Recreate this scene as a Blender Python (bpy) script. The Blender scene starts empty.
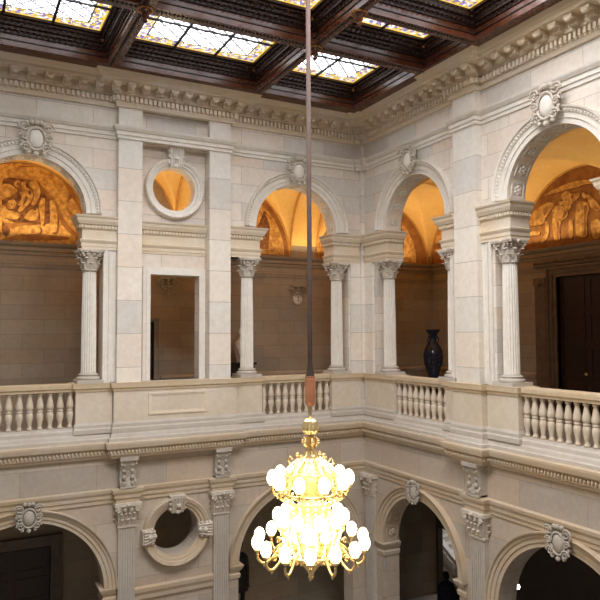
import bpy, bmesh, math, random
from math import sin, cos, pi, radians as RD, sqrt
from mathutils import Vector as V, Matrix
from mathutils.geometry import tessellate_polygon
random.seed(7)
SC = bpy.context.scene
COL = SC.collection

# ------------------------------------------------------------------ materials
def newmat(name):
    m = bpy.data.materials.new(name); m.use_nodes = True
    nt = m.node_tree; b = nt.nodes['Principled BSDF']
    return m, nt, b
def N(nt, t, **k):
    n = nt.nodes.new(t)
    for a, v in k.items():
        if a in n.inputs: n.inputs[a].default_value = v
        else: setattr(n, a, v)
    return n
def math_(nt, op, a, b=None, c=None):
    n = nt.nodes.new('ShaderNodeMath'); n.operation = op
    for i, v in enumerate((a, b, c)):
        if v is None: continue
        if isinstance(v, (int, float)): n.inputs[i].default_value = v
        else: nt.links.new(v, n.inputs[i])
    return n.outputs[0]
def mixc(nt, fac, a, b, mode='MIX'):
    n = nt.nodes.new('ShaderNodeMix'); n.data_type = 'RGBA'; n.blend_type = mode
    for i, v in ((0, fac), (6, a), (7, b)):
        if isinstance(v, (int, float)): n.inputs[i].default_value = v
        elif isinstance(v, tuple): n.inputs[i].default_value = (*v, 1) if len(v) == 3 else v
        else: nt.links.new(v, n.inputs[i])
    return n.outputs[2]
def ramp(nt, fac, stops, interp='LINEAR'):
    n = nt.nodes.new('ShaderNodeValToRGB'); r = n.color_ramp; r.interpolation = interp
    while len(r.elements) < len(stops): r.elements.new(.5)
    for e, (p, c) in zip(r.elements, stops):
        e.position = p; e.color = (*c, 1)
    nt.links.new(fac, n.inputs[0]); return n.outputs[0]
def flatvec(nt):
    g = nt.nodes.new('ShaderNodeNewGeometry'); s = nt.nodes.new('ShaderNodeSeparateXYZ')
    nt.links.new(g.outputs['Position'], s.inputs[0])
    c = nt.nodes.new('ShaderNodeCombineXYZ')
    nt.links.new(math_(nt, 'ADD', s.outputs[0], s.outputs[1]), c.inputs[0])
    nt.links.new(s.outputs[2], c.inputs[1])
    return g.outputs['Position'], c.outputs[0]
def stone(name, c1, c2, blocks=None, rough=.75, bump=.15, mortar=(.12,.09,.06), stain=None, ms=.007):
    m, nt, b = newmat(name)
    pos, fv = flatvec(nt)
    n1 = N(nt, 'ShaderNodeTexNoise', Scale=1.3, Detail=6.0, Roughness=.6); nt.links.new(pos, n1.inputs['Vector'])
    n2 = N(nt, 'ShaderNodeTexNoise', Scale=9.0, Detail=5.0, Roughness=.65); nt.links.new(pos, n2.inputs['Vector'])
    f = math_(nt, 'MULTIPLY_ADD', n1.outputs['Fac'], 1.8, -.4)
    col = mixc(nt, f, c1, c2)
    col = mixc(nt, .35, col, ramp(nt, n2.outputs['Fac'], [(.3, (.62,.6,.58)), (.7, (1,1,1))]), 'MULTIPLY')
    h = n2.outputs['Fac']
    if blocks:
        bw, bh = blocks
        br = N(nt, 'ShaderNodeTexBrick', Scale=1.0); br.offset = .5
        br.inputs['Brick Width'].default_value = bw; br.inputs['Row Height'].default_value = bh
        br.inputs['Mortar Size'].default_value = ms; br.inputs['Mortar Smooth'].default_value = .2
        br.inputs['Color1'].default_value = (0,0,0,1); br.inputs['Color2'].default_value = (1,1,1,1)
        br.inputs['Mortar'].default_value = (.5,.5,.5,1)
        nt.links.new(fv, br.inputs['Vector'])
        tint = ramp(nt, br.outputs['Color'], [(0, (.82,.80,.80)), (.3, (.96,.955,.95)), (.62, (1.0,.90,.82)), (1, (1.05,1.045,1.03))])
        col = mixc(nt, 1.0, col, tint, 'MULTIPLY')
        col = mixc(nt, math_(nt, 'MULTIPLY', br.outputs['Fac'], .5), col, mortar)
        h = math_(nt, 'SUBTRACT', h, math_(nt, 'MULTIPLY', br.outputs['Fac'], 2.0))
    if stain:
        n3 = N(nt, 'ShaderNodeTexNoise', Scale=.9, Detail=3.0); nt.links.new(pos, n3.inputs['Vector'])
        col = mixc(nt, ramp(nt, n3.outputs['Fac'], [(.4, (0,0,0)), (.65, (.8,.8,.8))]), col, stain)
    nt.links.new(col, b.inputs['Base Color'])
    b.inputs['Roughness'].default_value = rough
    bp = N(nt, 'ShaderNodeBump', Strength=bump, Distance=.02); nt.links.new(h, bp.inputs['Height'])
    nt.links.new(bp.outputs[0], b.inputs['Normal'])
    return m
def plain(name, c, rough=.5, metal=0., emit=None, es=1., noise=.25, scale=6., bump=0., c2=None):
    m, nt, b = newmat(name)
    g = nt.nodes.new('ShaderNodeNewGeometry')
    n = N(nt, 'ShaderNodeTexNoise', Scale=scale, Detail=4.0); nt.links.new(g.outputs['Position'], n.inputs['Vector'])
    d = c2 if c2 else tuple(x*(1-noise) for x in c)
    nt.links.new(mixc(nt, ramp(nt, n.outputs['Fac'], [(.35, (0,0,0)), (.65, (1,1,1))]), d, c), b.inputs['Base Color'])
    b.inputs['Roughness'].default_value = rough; b.inputs['Metallic'].default_value = metal
    if emit:
        b.inputs['Emission Color'].default_value = (*emit, 1); b.inputs['Emission Strength'].default_value = es
    if bump:
        bp = N(nt, 'ShaderNodeBump', Strength=bump, Distance=.02); nt.links.new(n.outputs['Fac'], bp.inputs['Height'])
        nt.links.new(bp.outputs[0], b.inputs['Normal'])
    return m

M = {}
M['wall'] = stone('ashlar_stone', (.72,.65,.56), (.80,.76,.71), (1.15,.44), ms=.005)
M['pier'] = stone('pier_stone', (.80,.74,.64), (.84,.81,.76), (5.3,.72))
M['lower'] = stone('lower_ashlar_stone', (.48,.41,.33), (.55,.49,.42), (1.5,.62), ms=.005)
M['smooth'] = stone('smooth_stone', (.76,.69,.59), (.82,.78,.72))
M['parapet'] = stone('parapet_stone', (.64,.53,.40), (.71,.63,.52))
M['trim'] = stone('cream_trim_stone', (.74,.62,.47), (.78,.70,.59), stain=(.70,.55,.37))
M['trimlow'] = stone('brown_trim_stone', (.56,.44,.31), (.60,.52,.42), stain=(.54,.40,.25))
M['capstone'] = stone('yellowed_coping_stone', (.64,.48,.29), (.68,.57,.42))
M['grey'] = stone('grey_sill_stone', (.49,.43,.36), (.57,.52,.46))
M['carved'] = stone('carved_stone', (.58,.50,.40), (.68,.62,.54), bump=.6)
M['darkcarved'] = stone('weathered_carved_stone', (.40,.35,.29), (.52,.47,.40), bump=.4)
M['baluster'] = stone('baluster_stone', (.60,.49,.36), (.67,.58,.46))
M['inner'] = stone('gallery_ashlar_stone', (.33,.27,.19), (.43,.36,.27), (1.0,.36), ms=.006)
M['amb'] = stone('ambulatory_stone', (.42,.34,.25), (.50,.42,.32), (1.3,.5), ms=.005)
M['ambdark'] = stone('shade_brown_plaster', (.10,.075,.055), (.14,.11,.08))  # dark copy: shade inside the right ambulatory is put into the colour
M['vault'] = stone('ochre_vault_paint', (.80,.47,.12), (.88,.58,.18), rough=.7, bump=.02)
M['floor'] = stone('marble_floor', (.40,.36,.31), (.52,.48,.42), (1.0,1.0), rough=.35)
M['wood'] = plain('mahogany_beam_wood', (.115,.034,.015), rough=.24, noise=.5, scale=9)
M['wooddark'] = plain('dark_carved_wood', (.045,.016,.009), rough=.4, noise=.6, scale=30, bump=.5)
M['gilt_stud'] = plain('gilded_stud', (.45,.20,.05), rough=.35, metal=.6)
M['door'] = plain('dark_oak_door', (.035,.013,.008), rough=.4, noise=.5, scale=12)
M['doorframe'] = plain('brown_marble', (.17,.115,.075), rough=.45)
M['bronze'] = plain('dark_bronze', (.022,.018,.014), rough=.4, metal=.5)
M['rod'] = plain('brown_rod', (.055,.027,.018), rough=.85)
M['copper'] = plain('copper_sleeve', (.62,.25,.13), rough=.5, metal=.3)
M['gold'] = plain('gilt_brass', (1.0,.76,.38), rough=.38, metal=.8, noise=.3, scale=25)
M['globe'] = plain('lit_glass_globe', (1,.9,.7), emit=(1,.80,.50), es=7.5, noise=0)
M['crystal'] = plain('glowing_crystal_beads', (1,.93,.78), rough=.1, emit=(1,.84,.55), es=2.6, noise=0)  # emission added to the beads, imitating the glow of the globes
M['iron'] = plain('black_lead', (.02,.02,.02), rough=.5)
M['porcelain'] = plain('blue_porcelain', (.012,.016,.035), rough=.2, scale=14, c2=(.03,.05,.11))
M['marble'] = plain('white_marble', (.70,.62,.52), rough=.5)
M['pinkmarble'] = plain('red_marble', (.50,.30,.20), rough=.5)
M['jacket'] = plain('navy_cloth', (.010,.014,.035), rough=.9)
M['hair'] = plain('dark_hair', (.012,.008,.006), rough=.8)
M['skin'] = plain('skin', (.42,.24,.16), rough=.6)
M['lamp'] = plain('lamp_glass', (1,1,1), emit=(1,.95,.85), es=8, noise=0)
M['ribpaint'] = plain('rib_ochre', (.62,.30,.06), rough=.8)
M['paintlight'] = plain('mural_light_ochre', (.80,.47,.12), rough=.8, c2=(.42,.19,.045), scale=9)
M['paintmid'] = plain('mural_mid_ochre', (.40,.18,.04), rough=.8, c2=(.26,.10,.025), scale=5)
M['paintdark'] = plain('mural_umber', (.10,.035,.012), rough=.8, c2=(.30,.12,.03), scale=11)

# ------------------------------------------------------------------ objects
def link(o): COL.objects.link(o); return o
def obj(name, bm, mat, parent=None, smooth=False, label=None, keep=False):
    if not keep: bmesh.ops.recalc_face_normals(bm, faces=bm.faces)
    me = bpy.data.meshes.new(name)
    if parent is not None: bm.transform(root_of(parent).inverted())
    bm.to_mesh(me); bm.free()
    for m in (mat if isinstance(mat, (list, tuple)) else [mat]): me.materials.append(m)
    if smooth:
        for p in me.polygons: p.use_smooth = True
    o = bpy.data.objects.new(name, me); link(o)
    if parent is not None: o.parent = parent
    if label: o['label'] = label
    return o
def root_of(p):
    m = Matrix.Identity(4)
    while p is not None:
        m = Matrix.LocRotScale(p.location, p.rotation_euler, p.scale) @ m; p = p.parent
    return m
def thing(name, label, cat, loc=(0,0,0), rz=0, group=None):
    o = bpy.data.objects.new(name, None); o.empty_display_size = .1; link(o)
    o.location = loc; o.rotation_euler = (0,0,rz); o['label'] = label; o['category'] = cat
    if group: o['group'] = group
    return o
def tag(o, label, cat, group=None):
    o['label'] = label; o['category'] = cat
    if group: o['group'] = group
    return o
def struct(name, bm, mat, smooth=False, label=None):
    o = obj(name, bm, mat, smooth=smooth); o['kind'] = 'structure'
    if label: o['label'] = label
    return o
def dup(root, loc, rz, label, group=None):
    r = root.copy(); link(r); r.location = loc; r.rotation_euler = (0,0,rz); r['label'] = label
    if group: r['group'] = group
    for ch in list(root.children):
        c = ch.copy(); link(c); c.parent = r
        for g in list(ch.children):
            d = g.copy(); link(d); d.parent = c
    return r
B = bmesh.new

# frames of the two hall walls: s along the wall from the corner, d out into the hall
def Lf(s, d, z): return V((-s, -d, z))
def Rf(s, d, z): return V((-d, -s, z))
def ident(x, y, z): return V((x, y, z))

# ------------------------------------------------------------------ shapes
def quadbox(bm, P8):
    vs = [bm.verts.new(p) for p in P8]
    for f in ((0,1,3,2),(4,6,7,5),(0,4,5,1),(2,3,7,6),(0,2,6,4),(1,5,7,3)):
        bm.faces.new([vs[i] for i in f])
def box(bm, f, a0, a1, b0, b1, c0, c1):
    quadbox(bm, [f(a, b, c) for a in (a0,a1) for b in (b0,b1) for c in (c0,c1)])
def obox(bm, c, t, n, ht, hn, z0, z1):
    quadbox(bm, [V((c.x, c.y, z)) + t*a + n*b for a in (-ht,ht) for b in (-hn,hn) for z in (z0,z1)])
def lathe(bm, prof, c=(0,0), seg=24, flute=0, fd=0., f=None):
    f = f or (lambda x, y, z: V((x+c[0], y+c[1], z)))
    rings = []
    for r, z in prof:
        ring = []
        for i in range(seg):
            a = 2*pi*i/seg
            rr = r - (fd*abs(sin(a*flute/2))**.6 if flute else 0)
            ring.append(bm.verts.new(f(rr*cos(a), rr*sin(a), z)))
        rings.append(ring)
    for a, b in zip(rings, rings[1:]):
        for i in range(seg):
            j = (i+1) % seg; bm.faces.new((a[i], a[j], b[j], b[i]))
    bm.faces.new(rings[0][::-1]); bm.faces.new(rings[-1])
def tube(bm, pts, r, seg=8, r2=None):
    pts = [V(p) for p in pts]; n = len(pts); rings = []
    for i, p in enumerate(pts):
        t = (pts[min(i+1, n-1)] - pts[max(i-1, 0)]).normalized()
        u = t.cross(V((0,0,1)))
        if u.length < 1e-3: u = V((1,0,0))
        u.normalize(); w = t.cross(u)
        q = r if r2 is None else r + (r2-r)*i/(n-1)
        rings.append([bm.verts.new(p + u*cos(2*pi*k/seg)*q + w*sin(2*pi*k/seg)*q) for k in range(seg)])
    for a, b in zip(rings, rings[1:]):
        for i in range(seg):
            j = (i+1) % seg; bm.faces.new((a[i], a[j], b[j], b[i]))
    bm.faces.new(rings[0][::-1]); bm.faces.new(rings[-1])
def ball(bm, c, r, f=ident, u=10, v=7, sc=(1,1,1)):
    rows = []
    for j in range(1, v):
        ph = pi*j/v
        rows.append([bm.verts.new(f(c[0]+r*sc[0]*sin(ph)*cos(2*pi*i/u), c[1]+r*sc[1]*sin(ph)*sin(2*pi*i/u), c[2]+r*sc[2]*cos(ph))) for i in range(u)])
    t = bm.verts.new(f(c[0], c[1], c[2]+r*sc[2])); b = bm.verts.new(f(c[0], c[1], c[2]-r*sc[2]))
    for i in range(u):
        j = (i+1) % u
        bm.faces.new((t, rows[0][i], rows[0][j])); bm.faces.new((b, rows[-1][j], rows[-1][i]))
        for a, e in zip(rows, rows[1:]): bm.faces.new((a[i], e[i], e[j], a[j]))
def plate(bm, f, outer, holes, d0, d1):
    loops = [outer] + holes
    tris = tessellate_polygon([[V((a, b, 0)) for a, b in l] for l in loops])
    flat = [p for l in loops for p in l]
    F = [bm.verts.new(f(a, d1, b)) for a, b in flat]; K = [bm.verts.new(f(a, d0, b)) for a, b in flat]
    for t in tris:
        try: bm.faces.new([F[i] for i in t]); bm.faces.new([K[i] for i in reversed(t)])
        except ValueError: pass
    o = 0
    for l in loops:
        n = len(l)
        for i in range(n):
            j = (i+1) % n; bm.faces.new((F[o+i], F[o+j], K[o+j], K[o+i]))
        o += n
def arc(cx, cz, r, a0, a1, n=32):
    return [(cx+r*cos(a0+(a1-a0)*i/n), cz+r*sin(a0+(a1-a0)*i/n)) for i in range(n+1)]
def circ(cx, cz, r, n=40): return [(cx+r*cos(2*pi*i/n), cz+r*sin(2*pi*i/n)) for i in range(n)]
def ring(bm, f, cx, cz, prof, a0=0, a1=2*pi, n=48):
    """profile of (radius, d) swept round a centre on the wall; closed section"""
    full = abs(a1-a0-2*pi) < 1e-6
    S = []
    for i in range(n if full else n+1):
        a = a0+(a1-a0)*i/n
        S.append([bm.verts.new(f(cx+r*cos(a), d, cz+r*sin(a))) for r, d in prof])
    m = len(prof)
    for i in range(len(S) if full else len(S)-1):
        a, b = S[i], S[(i+1) % len(S)]
        for k in range(m): bm.faces.new((a[k], a[(k+1)%m], b[(k+1)%m], b[k]))
    if not full: bm.faces.new(S[0]); bm.faces.new(S[-1][::-1])
def miters(pts, closed=False):
    """outward = right hand side of travel"""
    out = []; n = len(pts)
    for i in range(n):
        p = pts[i]
        a = pts[i-1] if (i > 0 or closed) else None
        b = pts[(i+1) % n] if (i < n-1 or closed) else None
        def nr(u, v):
            t = (v-u).normalized(); return V((t.y, -t.x))
        if a is None: m = nr(p, b)
        elif b is None: m = nr(a, p)
        else:
            n1, n2 = nr(a, p), nr(p, b); m = n1+n2; m = m/m.dot(n1)
        out.append(m)
    return out
def mould(bm, pts, prof, closed=False):
    pts = [V(p) for p in pts]; ms = miters(pts, closed)
    S = [[bm.verts.new(V(((p+m*o).x, (p+m*o).y, z))) for o, z in prof] for p, m in zip(pts, ms)]
    k = len(prof)
    for i in range(len(S) if closed else len(S)-1):
        a, b = S[i], S[(i+1) % len(S)]
        for j in range(k): bm.faces.new((a[j], a[(j+1)%k], b[(j+1)%k], b[j]))
    if not closed: bm.faces.new(S[0]); bm.faces.new(S[-1][::-1])
def along(pts, o, pitch, closed=False, minlen=.1):
    pts = [V(p) for p in pts]; ms = miters(pts, closed); q = [p+m*o for p, m in zip(pts, ms)]
    for i in range(len(q) if closed else len(q)-1):
        a, b = q[i], q[(i+1) % len(q)]; L = (b-a).length
        if L < minlen or (b-a).dot(pts[(i+1) % len(q)]-pts[i]) <= 0: continue
        t = (b-a)/L; n = V((t.y, -t.x)); k = max(1, int(round(L/pitch)))
        for j in range(k):
            c = a+t*(L*(j+.5)/k); yield V((c.x, c.y, 0)), V((t.x, t.y, 0)), V((n.x, n.y, 0)), L/k
def hallpath(bl, br, base=0., sl=10., sr=8.8):
    """plan line of the two hall walls with forward breaks; bl/br = (s0,s1,d)"""
    p = []; cl = [b for b in bl if b[0] == 0]; cr = [b for b in br if b[0] == 0]
    p.append((-sl, -base))
    for s0, s1, d in sorted([b for b in bl if b[0] > 0], key=lambda b: -b[1]):
        p += [(-s1, -base), (-s1, -d), (-s0, -d), (-s0, -base)]
    dl = base; dr = base
    if cl: dl = cl[0][2]; p += [(-cl[0][1], -base), (-cl[0][1], -dl)]
    if cr: dr = cr[0][2]
    p.append((-dr, -dl))
    if cr: p += [(-dr, -cr[0][1]), (-base, -cr[0][1])]
    for s0, s1, d in sorted([b for b in br if b[0] > 0], key=lambda b: b[0]):
        p += [(-base, -s0), (-d, -s0), (-d, -s1), (-base, -s1)]
    p.append((-base, -sr)); return p
def fpath(f, sd):
    """list of (s,d) -> xy, made to travel so that outward is to its right"""
    q = [f(s, d, 0) for s, d in sd]; q = [(v.x, v.y) for v in q]
    return q[::-1] if f is Lf else q

# ------------------------------------------------------------------ key levels and stations
A2, A1 = 1.96, 8.15          # arch centres on the left wall
A3, A4 = 2.18, 6.25          # on the right wall
PA, PB = (5.87, 6.39), (3.79, 4.31)
PR = (3.74, 4.42)
T = -.45                     # back of the hall walls
RIN, REX, ZSP = 1.12, 1.43, 4.73
LOW = {'A2':(1.57,1.83,-3.2), 'A1':(1.57,1.83,-3.2), 'A3':(1.36,1.63,-3.02), 'A4':(1.58,1.85,-3.22)}
GL, GR = 3.0, 4.75           # back walls of the galleries
G0 = -6.4

# ------------------------------------------------------------------ hall walls
def arch_hole(c, e=1.5):
    return [(c-1.5, 0), (c+e, 0), (c+e, 3.96), (c+RIN, 3.96)] + arc(c, ZSP, RIN, 0, pi, 32) + [(c-RIN, 3.96), (c-1.5, 3.96)]
def low_hole(c, k): li, le, zl = LOW[k]; return [(c-li, G0), (c+li, G0)] + arc(c, zl, li, 0, pi, 36)
bm = B()
plate(bm, Lf, [(-.0, G0-.1), (10, G0-.1), (10, -.3), (0, -.3)], [low_hole(A2,'A2'), low_hole(A1,'A1'), circ(5.03, -2.2, .52)], T, 0)
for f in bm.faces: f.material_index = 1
plate(bm, Lf, [(0, -.3), (10, -.3), (10, 7.75), (0, 7.75)], [arch_hole(A2, PB[0]-A2-.03), arch_hole(A1), [(PB[1], 1.12), (PA[0], 1.12), (PA[0], 6.40), (PB[1], 6.40)]], T, 0)
win = [(4.46, 1.12), (5.60, 1.12), (5.60, 3.49), (4.46, 3.49)]
plate(bm, Lf, [(PB[1], 1.12), (PA[0], 1.12), (PA[0], 6.40), (PB[1], 6.40)], [win, circ(5.06, 5.47, .5)], T, -.17)
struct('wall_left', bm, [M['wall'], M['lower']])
bm = B()
plate(bm, Rf, [(-.45, G0-.1), (8.8, G0-.1), (8.8, -.3), (-.45, -.3)], [low_hole(A3,'A3'), low_hole(A4,'A4')], T, 0)
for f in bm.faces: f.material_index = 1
plate(bm, Rf, [(-.45, -.3), (8.8, -.3), (8.8, 7.75), (-.45, 7.75)], [arch_hole(A3), arch_hole(A4)], T, 0)
struct('wall_right', bm, [M['wall'], M['lower']])

# giant pilasters
for f, (a, b), lab in ((Lf, PA, 'tall plain pale stone pilaster between the left mural arch and the round upper window'),
                       (Lf, PB, 'tall plain pale stone pilaster right of the upper round window'),
                       (Rf, PR, 'tall plain pale stone pilaster between the two upper arches of the right wall')):
    t = thing('giant_pilaster', lab, 'pilaster', f((a+b)/2, .07, 1.12))
    bm = B(); box(bm, f, a, b, 0, .16, 1.12, 6.42); obj('shaft', bm, M['pier'], t)
    bm = B(); box(bm, f, a, b, 0, .16, 6.66, 7.2); obj('upper_block', bm, M['smooth'], t)

# upper band (architrave), upper cornice
brk_u_l = [(PB[0], PA[1], .16), (0, .24, .07)]
brk_u_r = [(PR[0], PR[1], .16), (0, .24, .07)]
pu = hallpath(brk_u_l, brk_u_r)
bm = B(); mould(bm, pu, [(-.1,6.40),(.03,6.40),(.03,6.47),(.055,6.48),(.055,6.56),(.08,6.57),(.12,6.63),(.13,6.67),(-.1,6.67)])
struct('trim_1', bm, M['smooth'])
bm = B()
mould(bm, pu, [(-.1,7.10),(.05,7.10),(.08,7.17),(.08,7.32),(.14,7.34),(.15,7.53),(.44,7.54),(.45,7.60),(.50,7.62),(.56,7.69),(.58,7.73),(-.1,7.73)])
for c, t, n, w in along(pu, .11, .10): obox(bm, c, t, n, w*.28, .05, 7.20, 7.31)
for c, t, n, w in along(pu, .27, .33, minlen=.3):
    obox(bm, c, t, n, .085, .12, 7.465, 7.54); obox(bm, c+n*(-.07), t, n, .08, .07, 7.38, 7.465); ball(bm, (0,0,0), 1, f=lambda x,y,z,c=c,t=t,n=n: V((c.x,c.y,7.45))+t*x*.08+n*(.10+y*.045)+V((0,0,z*.045)), u=8, v=5)
struct('trim_2', bm, M['trim'])

# lower cornice (egg and dart), plinth under the parapet, string course
brk_p_l = [(3.63, 6.44, .16)]; brk_p_r = [(3.64, 4.50, .20)]
pl = hallpath(brk_p_l, brk_p_r, base=.02)
bm = B(); mould(bm, pl, [(-.1,-.47),(.05,-.47),(.07,-.42),(.10,-.40),(.10,-.30),(.17,-.25),(.19,-.17),(.19,-.13),(.02,-.09),(-.1,-.09)])
for c, t, n, w in along(pl, .115, .075):
    ball(bm, (0,0,0), 1, f=lambda x, y, z, c=c, t=t, n=n, w=w: V((c.x,c.y,-.335)) + t*x*w*.36 + n*y*.035 + V((0,0,z*.045)), u=6, v=4)
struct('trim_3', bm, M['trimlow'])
bm = B(); mould(bm, pl, [(-.4,-.12),(.12,-.12),(.12,-.05),(.08,-.03),(.06,.03),(.03,.06),(-.4,.07)])
struct('trim_4', bm, M['grey'])
bl_ = [(3.76,4.20,.12),(5.91,6.35,.12)]; br_ = [(3.95,4.45,.14),(0.02,.50,.10)]
bl_ = [(3.76,4.20,.12),(5.91,6.35,.12)]; br_ = [(3.97,4.45,.14)]
ps = hallpath(bl_, br_)
bm = B(); mould(bm, ps, [(-.1,-1.43),(.03,-1.43),(.035,-1.34),(.06,-1.33),(.065,-1.26),(.10,-1.20),(.11,-1.14),(-.1,-1.12)])
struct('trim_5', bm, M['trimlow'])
# string course below the lower oculus between the pilasters
bm = B(); mould(bm, fpath(Lf, [(4.16,0),(5.95,0)]), [(-.05,-3.55),(.05,-3.55),(.06,-3.46),(.10,-3.38),(.11,-3.30),(-.05,-3.28)])
struct('trim_6', bm, M['trimlow'])

# ------------------------------------------------------------------ arch mouldings
def archivolt(f, c, zc, ri, re, lab, mat, beads=True, ros=True):
    t = thing('arch_moulding', lab, 'arch', f(c, .03, zc))
    w = re-ri
    pr_ = [(ri,-.02),(ri,.04),(ri+.3*w,.04),(ri+.32*w,.065),(ri+.62*w,.065),(ri+.64*w,.09),(ri+.85*w,.10),(ri+.9*w,.14),(re,.15),(re,-.02)]
    bm = B(); ring(bm, f, c, zc, pr_, 0, pi, 56); obj('moulded_band', bm, mat, t, label=None)
    if beads:
        bm = B(); n = int(pi*re/.075)
        for i in range(n):
            a = pi*(i+.5)/n; r = ri+.75*w
            x, z = c+r*cos(a), zc+r*sin(a)
            ball(bm, (x, .10, z), .024, f=f, u=6, v=4)
        obj('bead_row', bm, mat, t, smooth=True)
    if ros:
        k = 9
        for i in range(k):
            a = pi*(i+.5)/k; bm = B()
            fr = lambda x, y, z, a=a: f(c+(ri-z)*cos(a)-x*sin(a), y, zc+(ri-z)*sin(a)+x*cos(a))
            h = pi*ri/k*.40; d0, d1 = -.40, -.06
            for x0, x1, y0, y1 in ((-h,h,d0,d0+.03),(-h,h,d1-.03,d1),(-h,-h+.03,d0,d1),(h-.03,h,d0,d1)): box(bm, fr, x0, x1, y0, y1, -.01, .018)
            for q in range(6):
                b = q*pi/3; ball(bm, (.065*cos(b), (d0+d1)/2+.065*sin(b), .008), .04, f=fr, u=6, v=4, sc=(1,1,.6))
            ball(bm, (0,(d0+d1)/2,.02), .03, f=fr, u=6, v=4)
            obj('soffit_rosette', bm, mat, t)
    return t
archivolt(Lf, A2, ZSP, RIN, REX, 'grey moulded upper arch behind the chandelier rod', M['smooth'])
archivolt(Lf, A1, ZSP, RIN, REX, 'grey moulded upper arch in front of the tent mural at far left', M['smooth'])
archivolt(Rf, A3, ZSP, RIN, REX, 'pale moulded upper arch above the blue vase', M['smooth'])
archivolt(Rf, A4, ZSP, RIN, REX, 'large pale moulded upper arch in front of the standing-figures mural', M['smooth'])
archivolt(Lf, A2, LOW['A2'][2], LOW['A2'][0], LOW['A2'][1], 'lower moulded arch behind the chandelier with a dark statue inside', M['trimlow'], ros=False, beads=False)
archivolt(Lf, A1, LOW['A1'][2], LOW['A1'][0], LOW['A1'][1], 'lower moulded arch at far left over a dark panelled door', M['trimlow'], ros=False, beads=False)
archivolt(Rf, A3, LOW['A3'][2], LOW['A3'][0], LOW['A3'][1], 'lower moulded arch with a person standing inside', M['trimlow'], ros=True, beads=False)
archivolt(Rf, A4, LOW['A4'][2], LOW['A4'][0], LOW['A4'][1], 'lower moulded arch at far right, black inside with a tiny lamp', M['trimlow'], ros=False, beads=False)

# round windows
def oculus(c, zc, ri, re, d, lab, mat, petals):
    t = thing('round_window_frame', lab, 'window frame', Lf(c, d, zc))
    w = re-ri
    bm = B(); ring(bm, Lf, c, zc, [(ri,d-.05),(ri,d+.05),(ri+.25*w,d+.06),(ri+.3*w,d+.10),(ri+.55*w,d+.11),(ri+.6*w,d+.14),(ri+.9*w,d+.16),(re,d+.13),(re,d-.05)])
    obj('ring_moulding', bm, mat, t)
    bm = B(); n = 64
    for i in range(n):
        a = 2*pi*i/n; ball(bm, (c+(re-.03)*cos(a), d+.15, zc+(re-.03)*sin(a)), .022, f=Lf, u=6, v=4)
    obj('bead_row', bm, mat, t, smooth=True)
oculus(5.06, 5.47, .50, .69, -.17, 'grey round stone window frame above the rectangular gallery opening', M['smooth'], 1)
oculus(5.03, -2.2, .52, .75, 0, 'round stone window frame on the lower storey between two fluted pilasters', M['trimlow'], 1)

# mid bay : window surround and small entablature
t = thing('window_surround', 'plain moulded stone surround of the rectangular opening below the orange round window', 'window frame', Lf(5.03, -.15, 1.12))
bm = B()
for a, b, d in ((0,.09,.06),(.09,.17,.035)):
    o = [(4.46-.17,1.12),(5.60+.17,1.12),(5.60+.17,3.49+.17),(4.46-.17,3.49+.17)]
    plate(bm, Lf, [(4.46-b,1.12),(4.46-b,3.49+b),(5.60+b,3.49+b),(5.60+b,1.12),(5.60+a,1.12),(5.60+a,3.49+a),(4.46-a,3.49+a),(4.46-a,1.12)], [], -.18, -.17+d)
obj('architrave', bm, M['smooth'], t)
IMP = [(-.05,3.96),(.015,3.96),(.015,4.02),(.03,4.02),(.03,4.09),(.06,4.13),(.07,4.16),(.015,4.18),(.015,4.37),(.04,4.40),(.04,4.47),(.09,4.49),(.13,4.56),(.14,4.61),(.17,4.64),(.18,4.67),(-.05,4.675)]
bm = B(); p = fpath(Lf, [(PB[1],-.17),(PA[0],-.17)]); mould(bm, p, IMP)
for c, tt, n, w in along(p, .055, .075): obox(bm, c, tt, n, w*.3, .02, 4.41, 4.47)
tag(obj('cornice_shelf', bm, M['trim']), 'small dentilled stone cornice directly below the orange round window', 'cornice')

# impost blocks above the columns
def impost(f, s0, s1, side, lab):
    """side=-1: arch lies at smaller s (free end there); +1: free end at larger s"""
    t = thing('impost_block', lab, 'impost block', f((s0+s1)/2, -.1, 3.9))
    free = s0 if side < 0 else s1; wall = s1 if side < 0 else s0
    sd = [(free, T), (free, .04), (wall, .04)] if side < 0 else [(wall, .04), (free, .04), (free, T)]
    q = fpath(f, sd)
    bm = B(); box(bm, f, s0, s1, T, .04, 3.96, 4.67); obj('core', bm, M['smooth'], t)
    bm = B(); mould(bm, q, IMP); obj('cornice', bm, M['trim'], t)
    bm = B()
    for c, tt, n, w in along(q, .06, .07): obox(bm, c, tt, n, w*.3, .022, 4.41, 4.47)
    obj('dentil_row', bm, M['trim'], t)
    if wall in (.16, PB[0]): return
    jamb0, jamb1 = (wall-.27, wall) if side < 0 else (wall, wall+.27)
    bm = B()
    box(bm, f, jamb0, jamb1, T, .02, 1.12, 3.96)
    lo, hi = (jamb0-.004, jamb0+.08) if side < 0 else (jamb1-.08, jamb1+.004)
    box(bm, f, lo, hi, T+.02, .05, 1.12, 3.96)
    lo, hi = (jamb0+.11, jamb0+.14) if side < 0 else (jamb1-.14, jamb1-.11)
    box(bm, f, lo, hi, 0, .045, 1.12, 3.96)
    obj('jamb_strip', bm, M['smooth'], t)
impost(Lf, A2+1.05, PB[0], -1, 'dentilled impost block left of the arch behind the chandelier rod')
impost(Lf, .16, A2-1.05, +1, 'dentilled impost block on the left wall beside the hall corner')
impost(Lf, PA[1], A1-1.05, +1, 'dentilled impost block right of the tent mural arch')
impost(Lf, A1+1.05, A1+1.75, -1, 'dentilled impost block left of the tent mural arch')
impost(Rf, .16, A3-1.05, +1, 'dentilled impost block on the right wall beside the hall corner')
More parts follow.
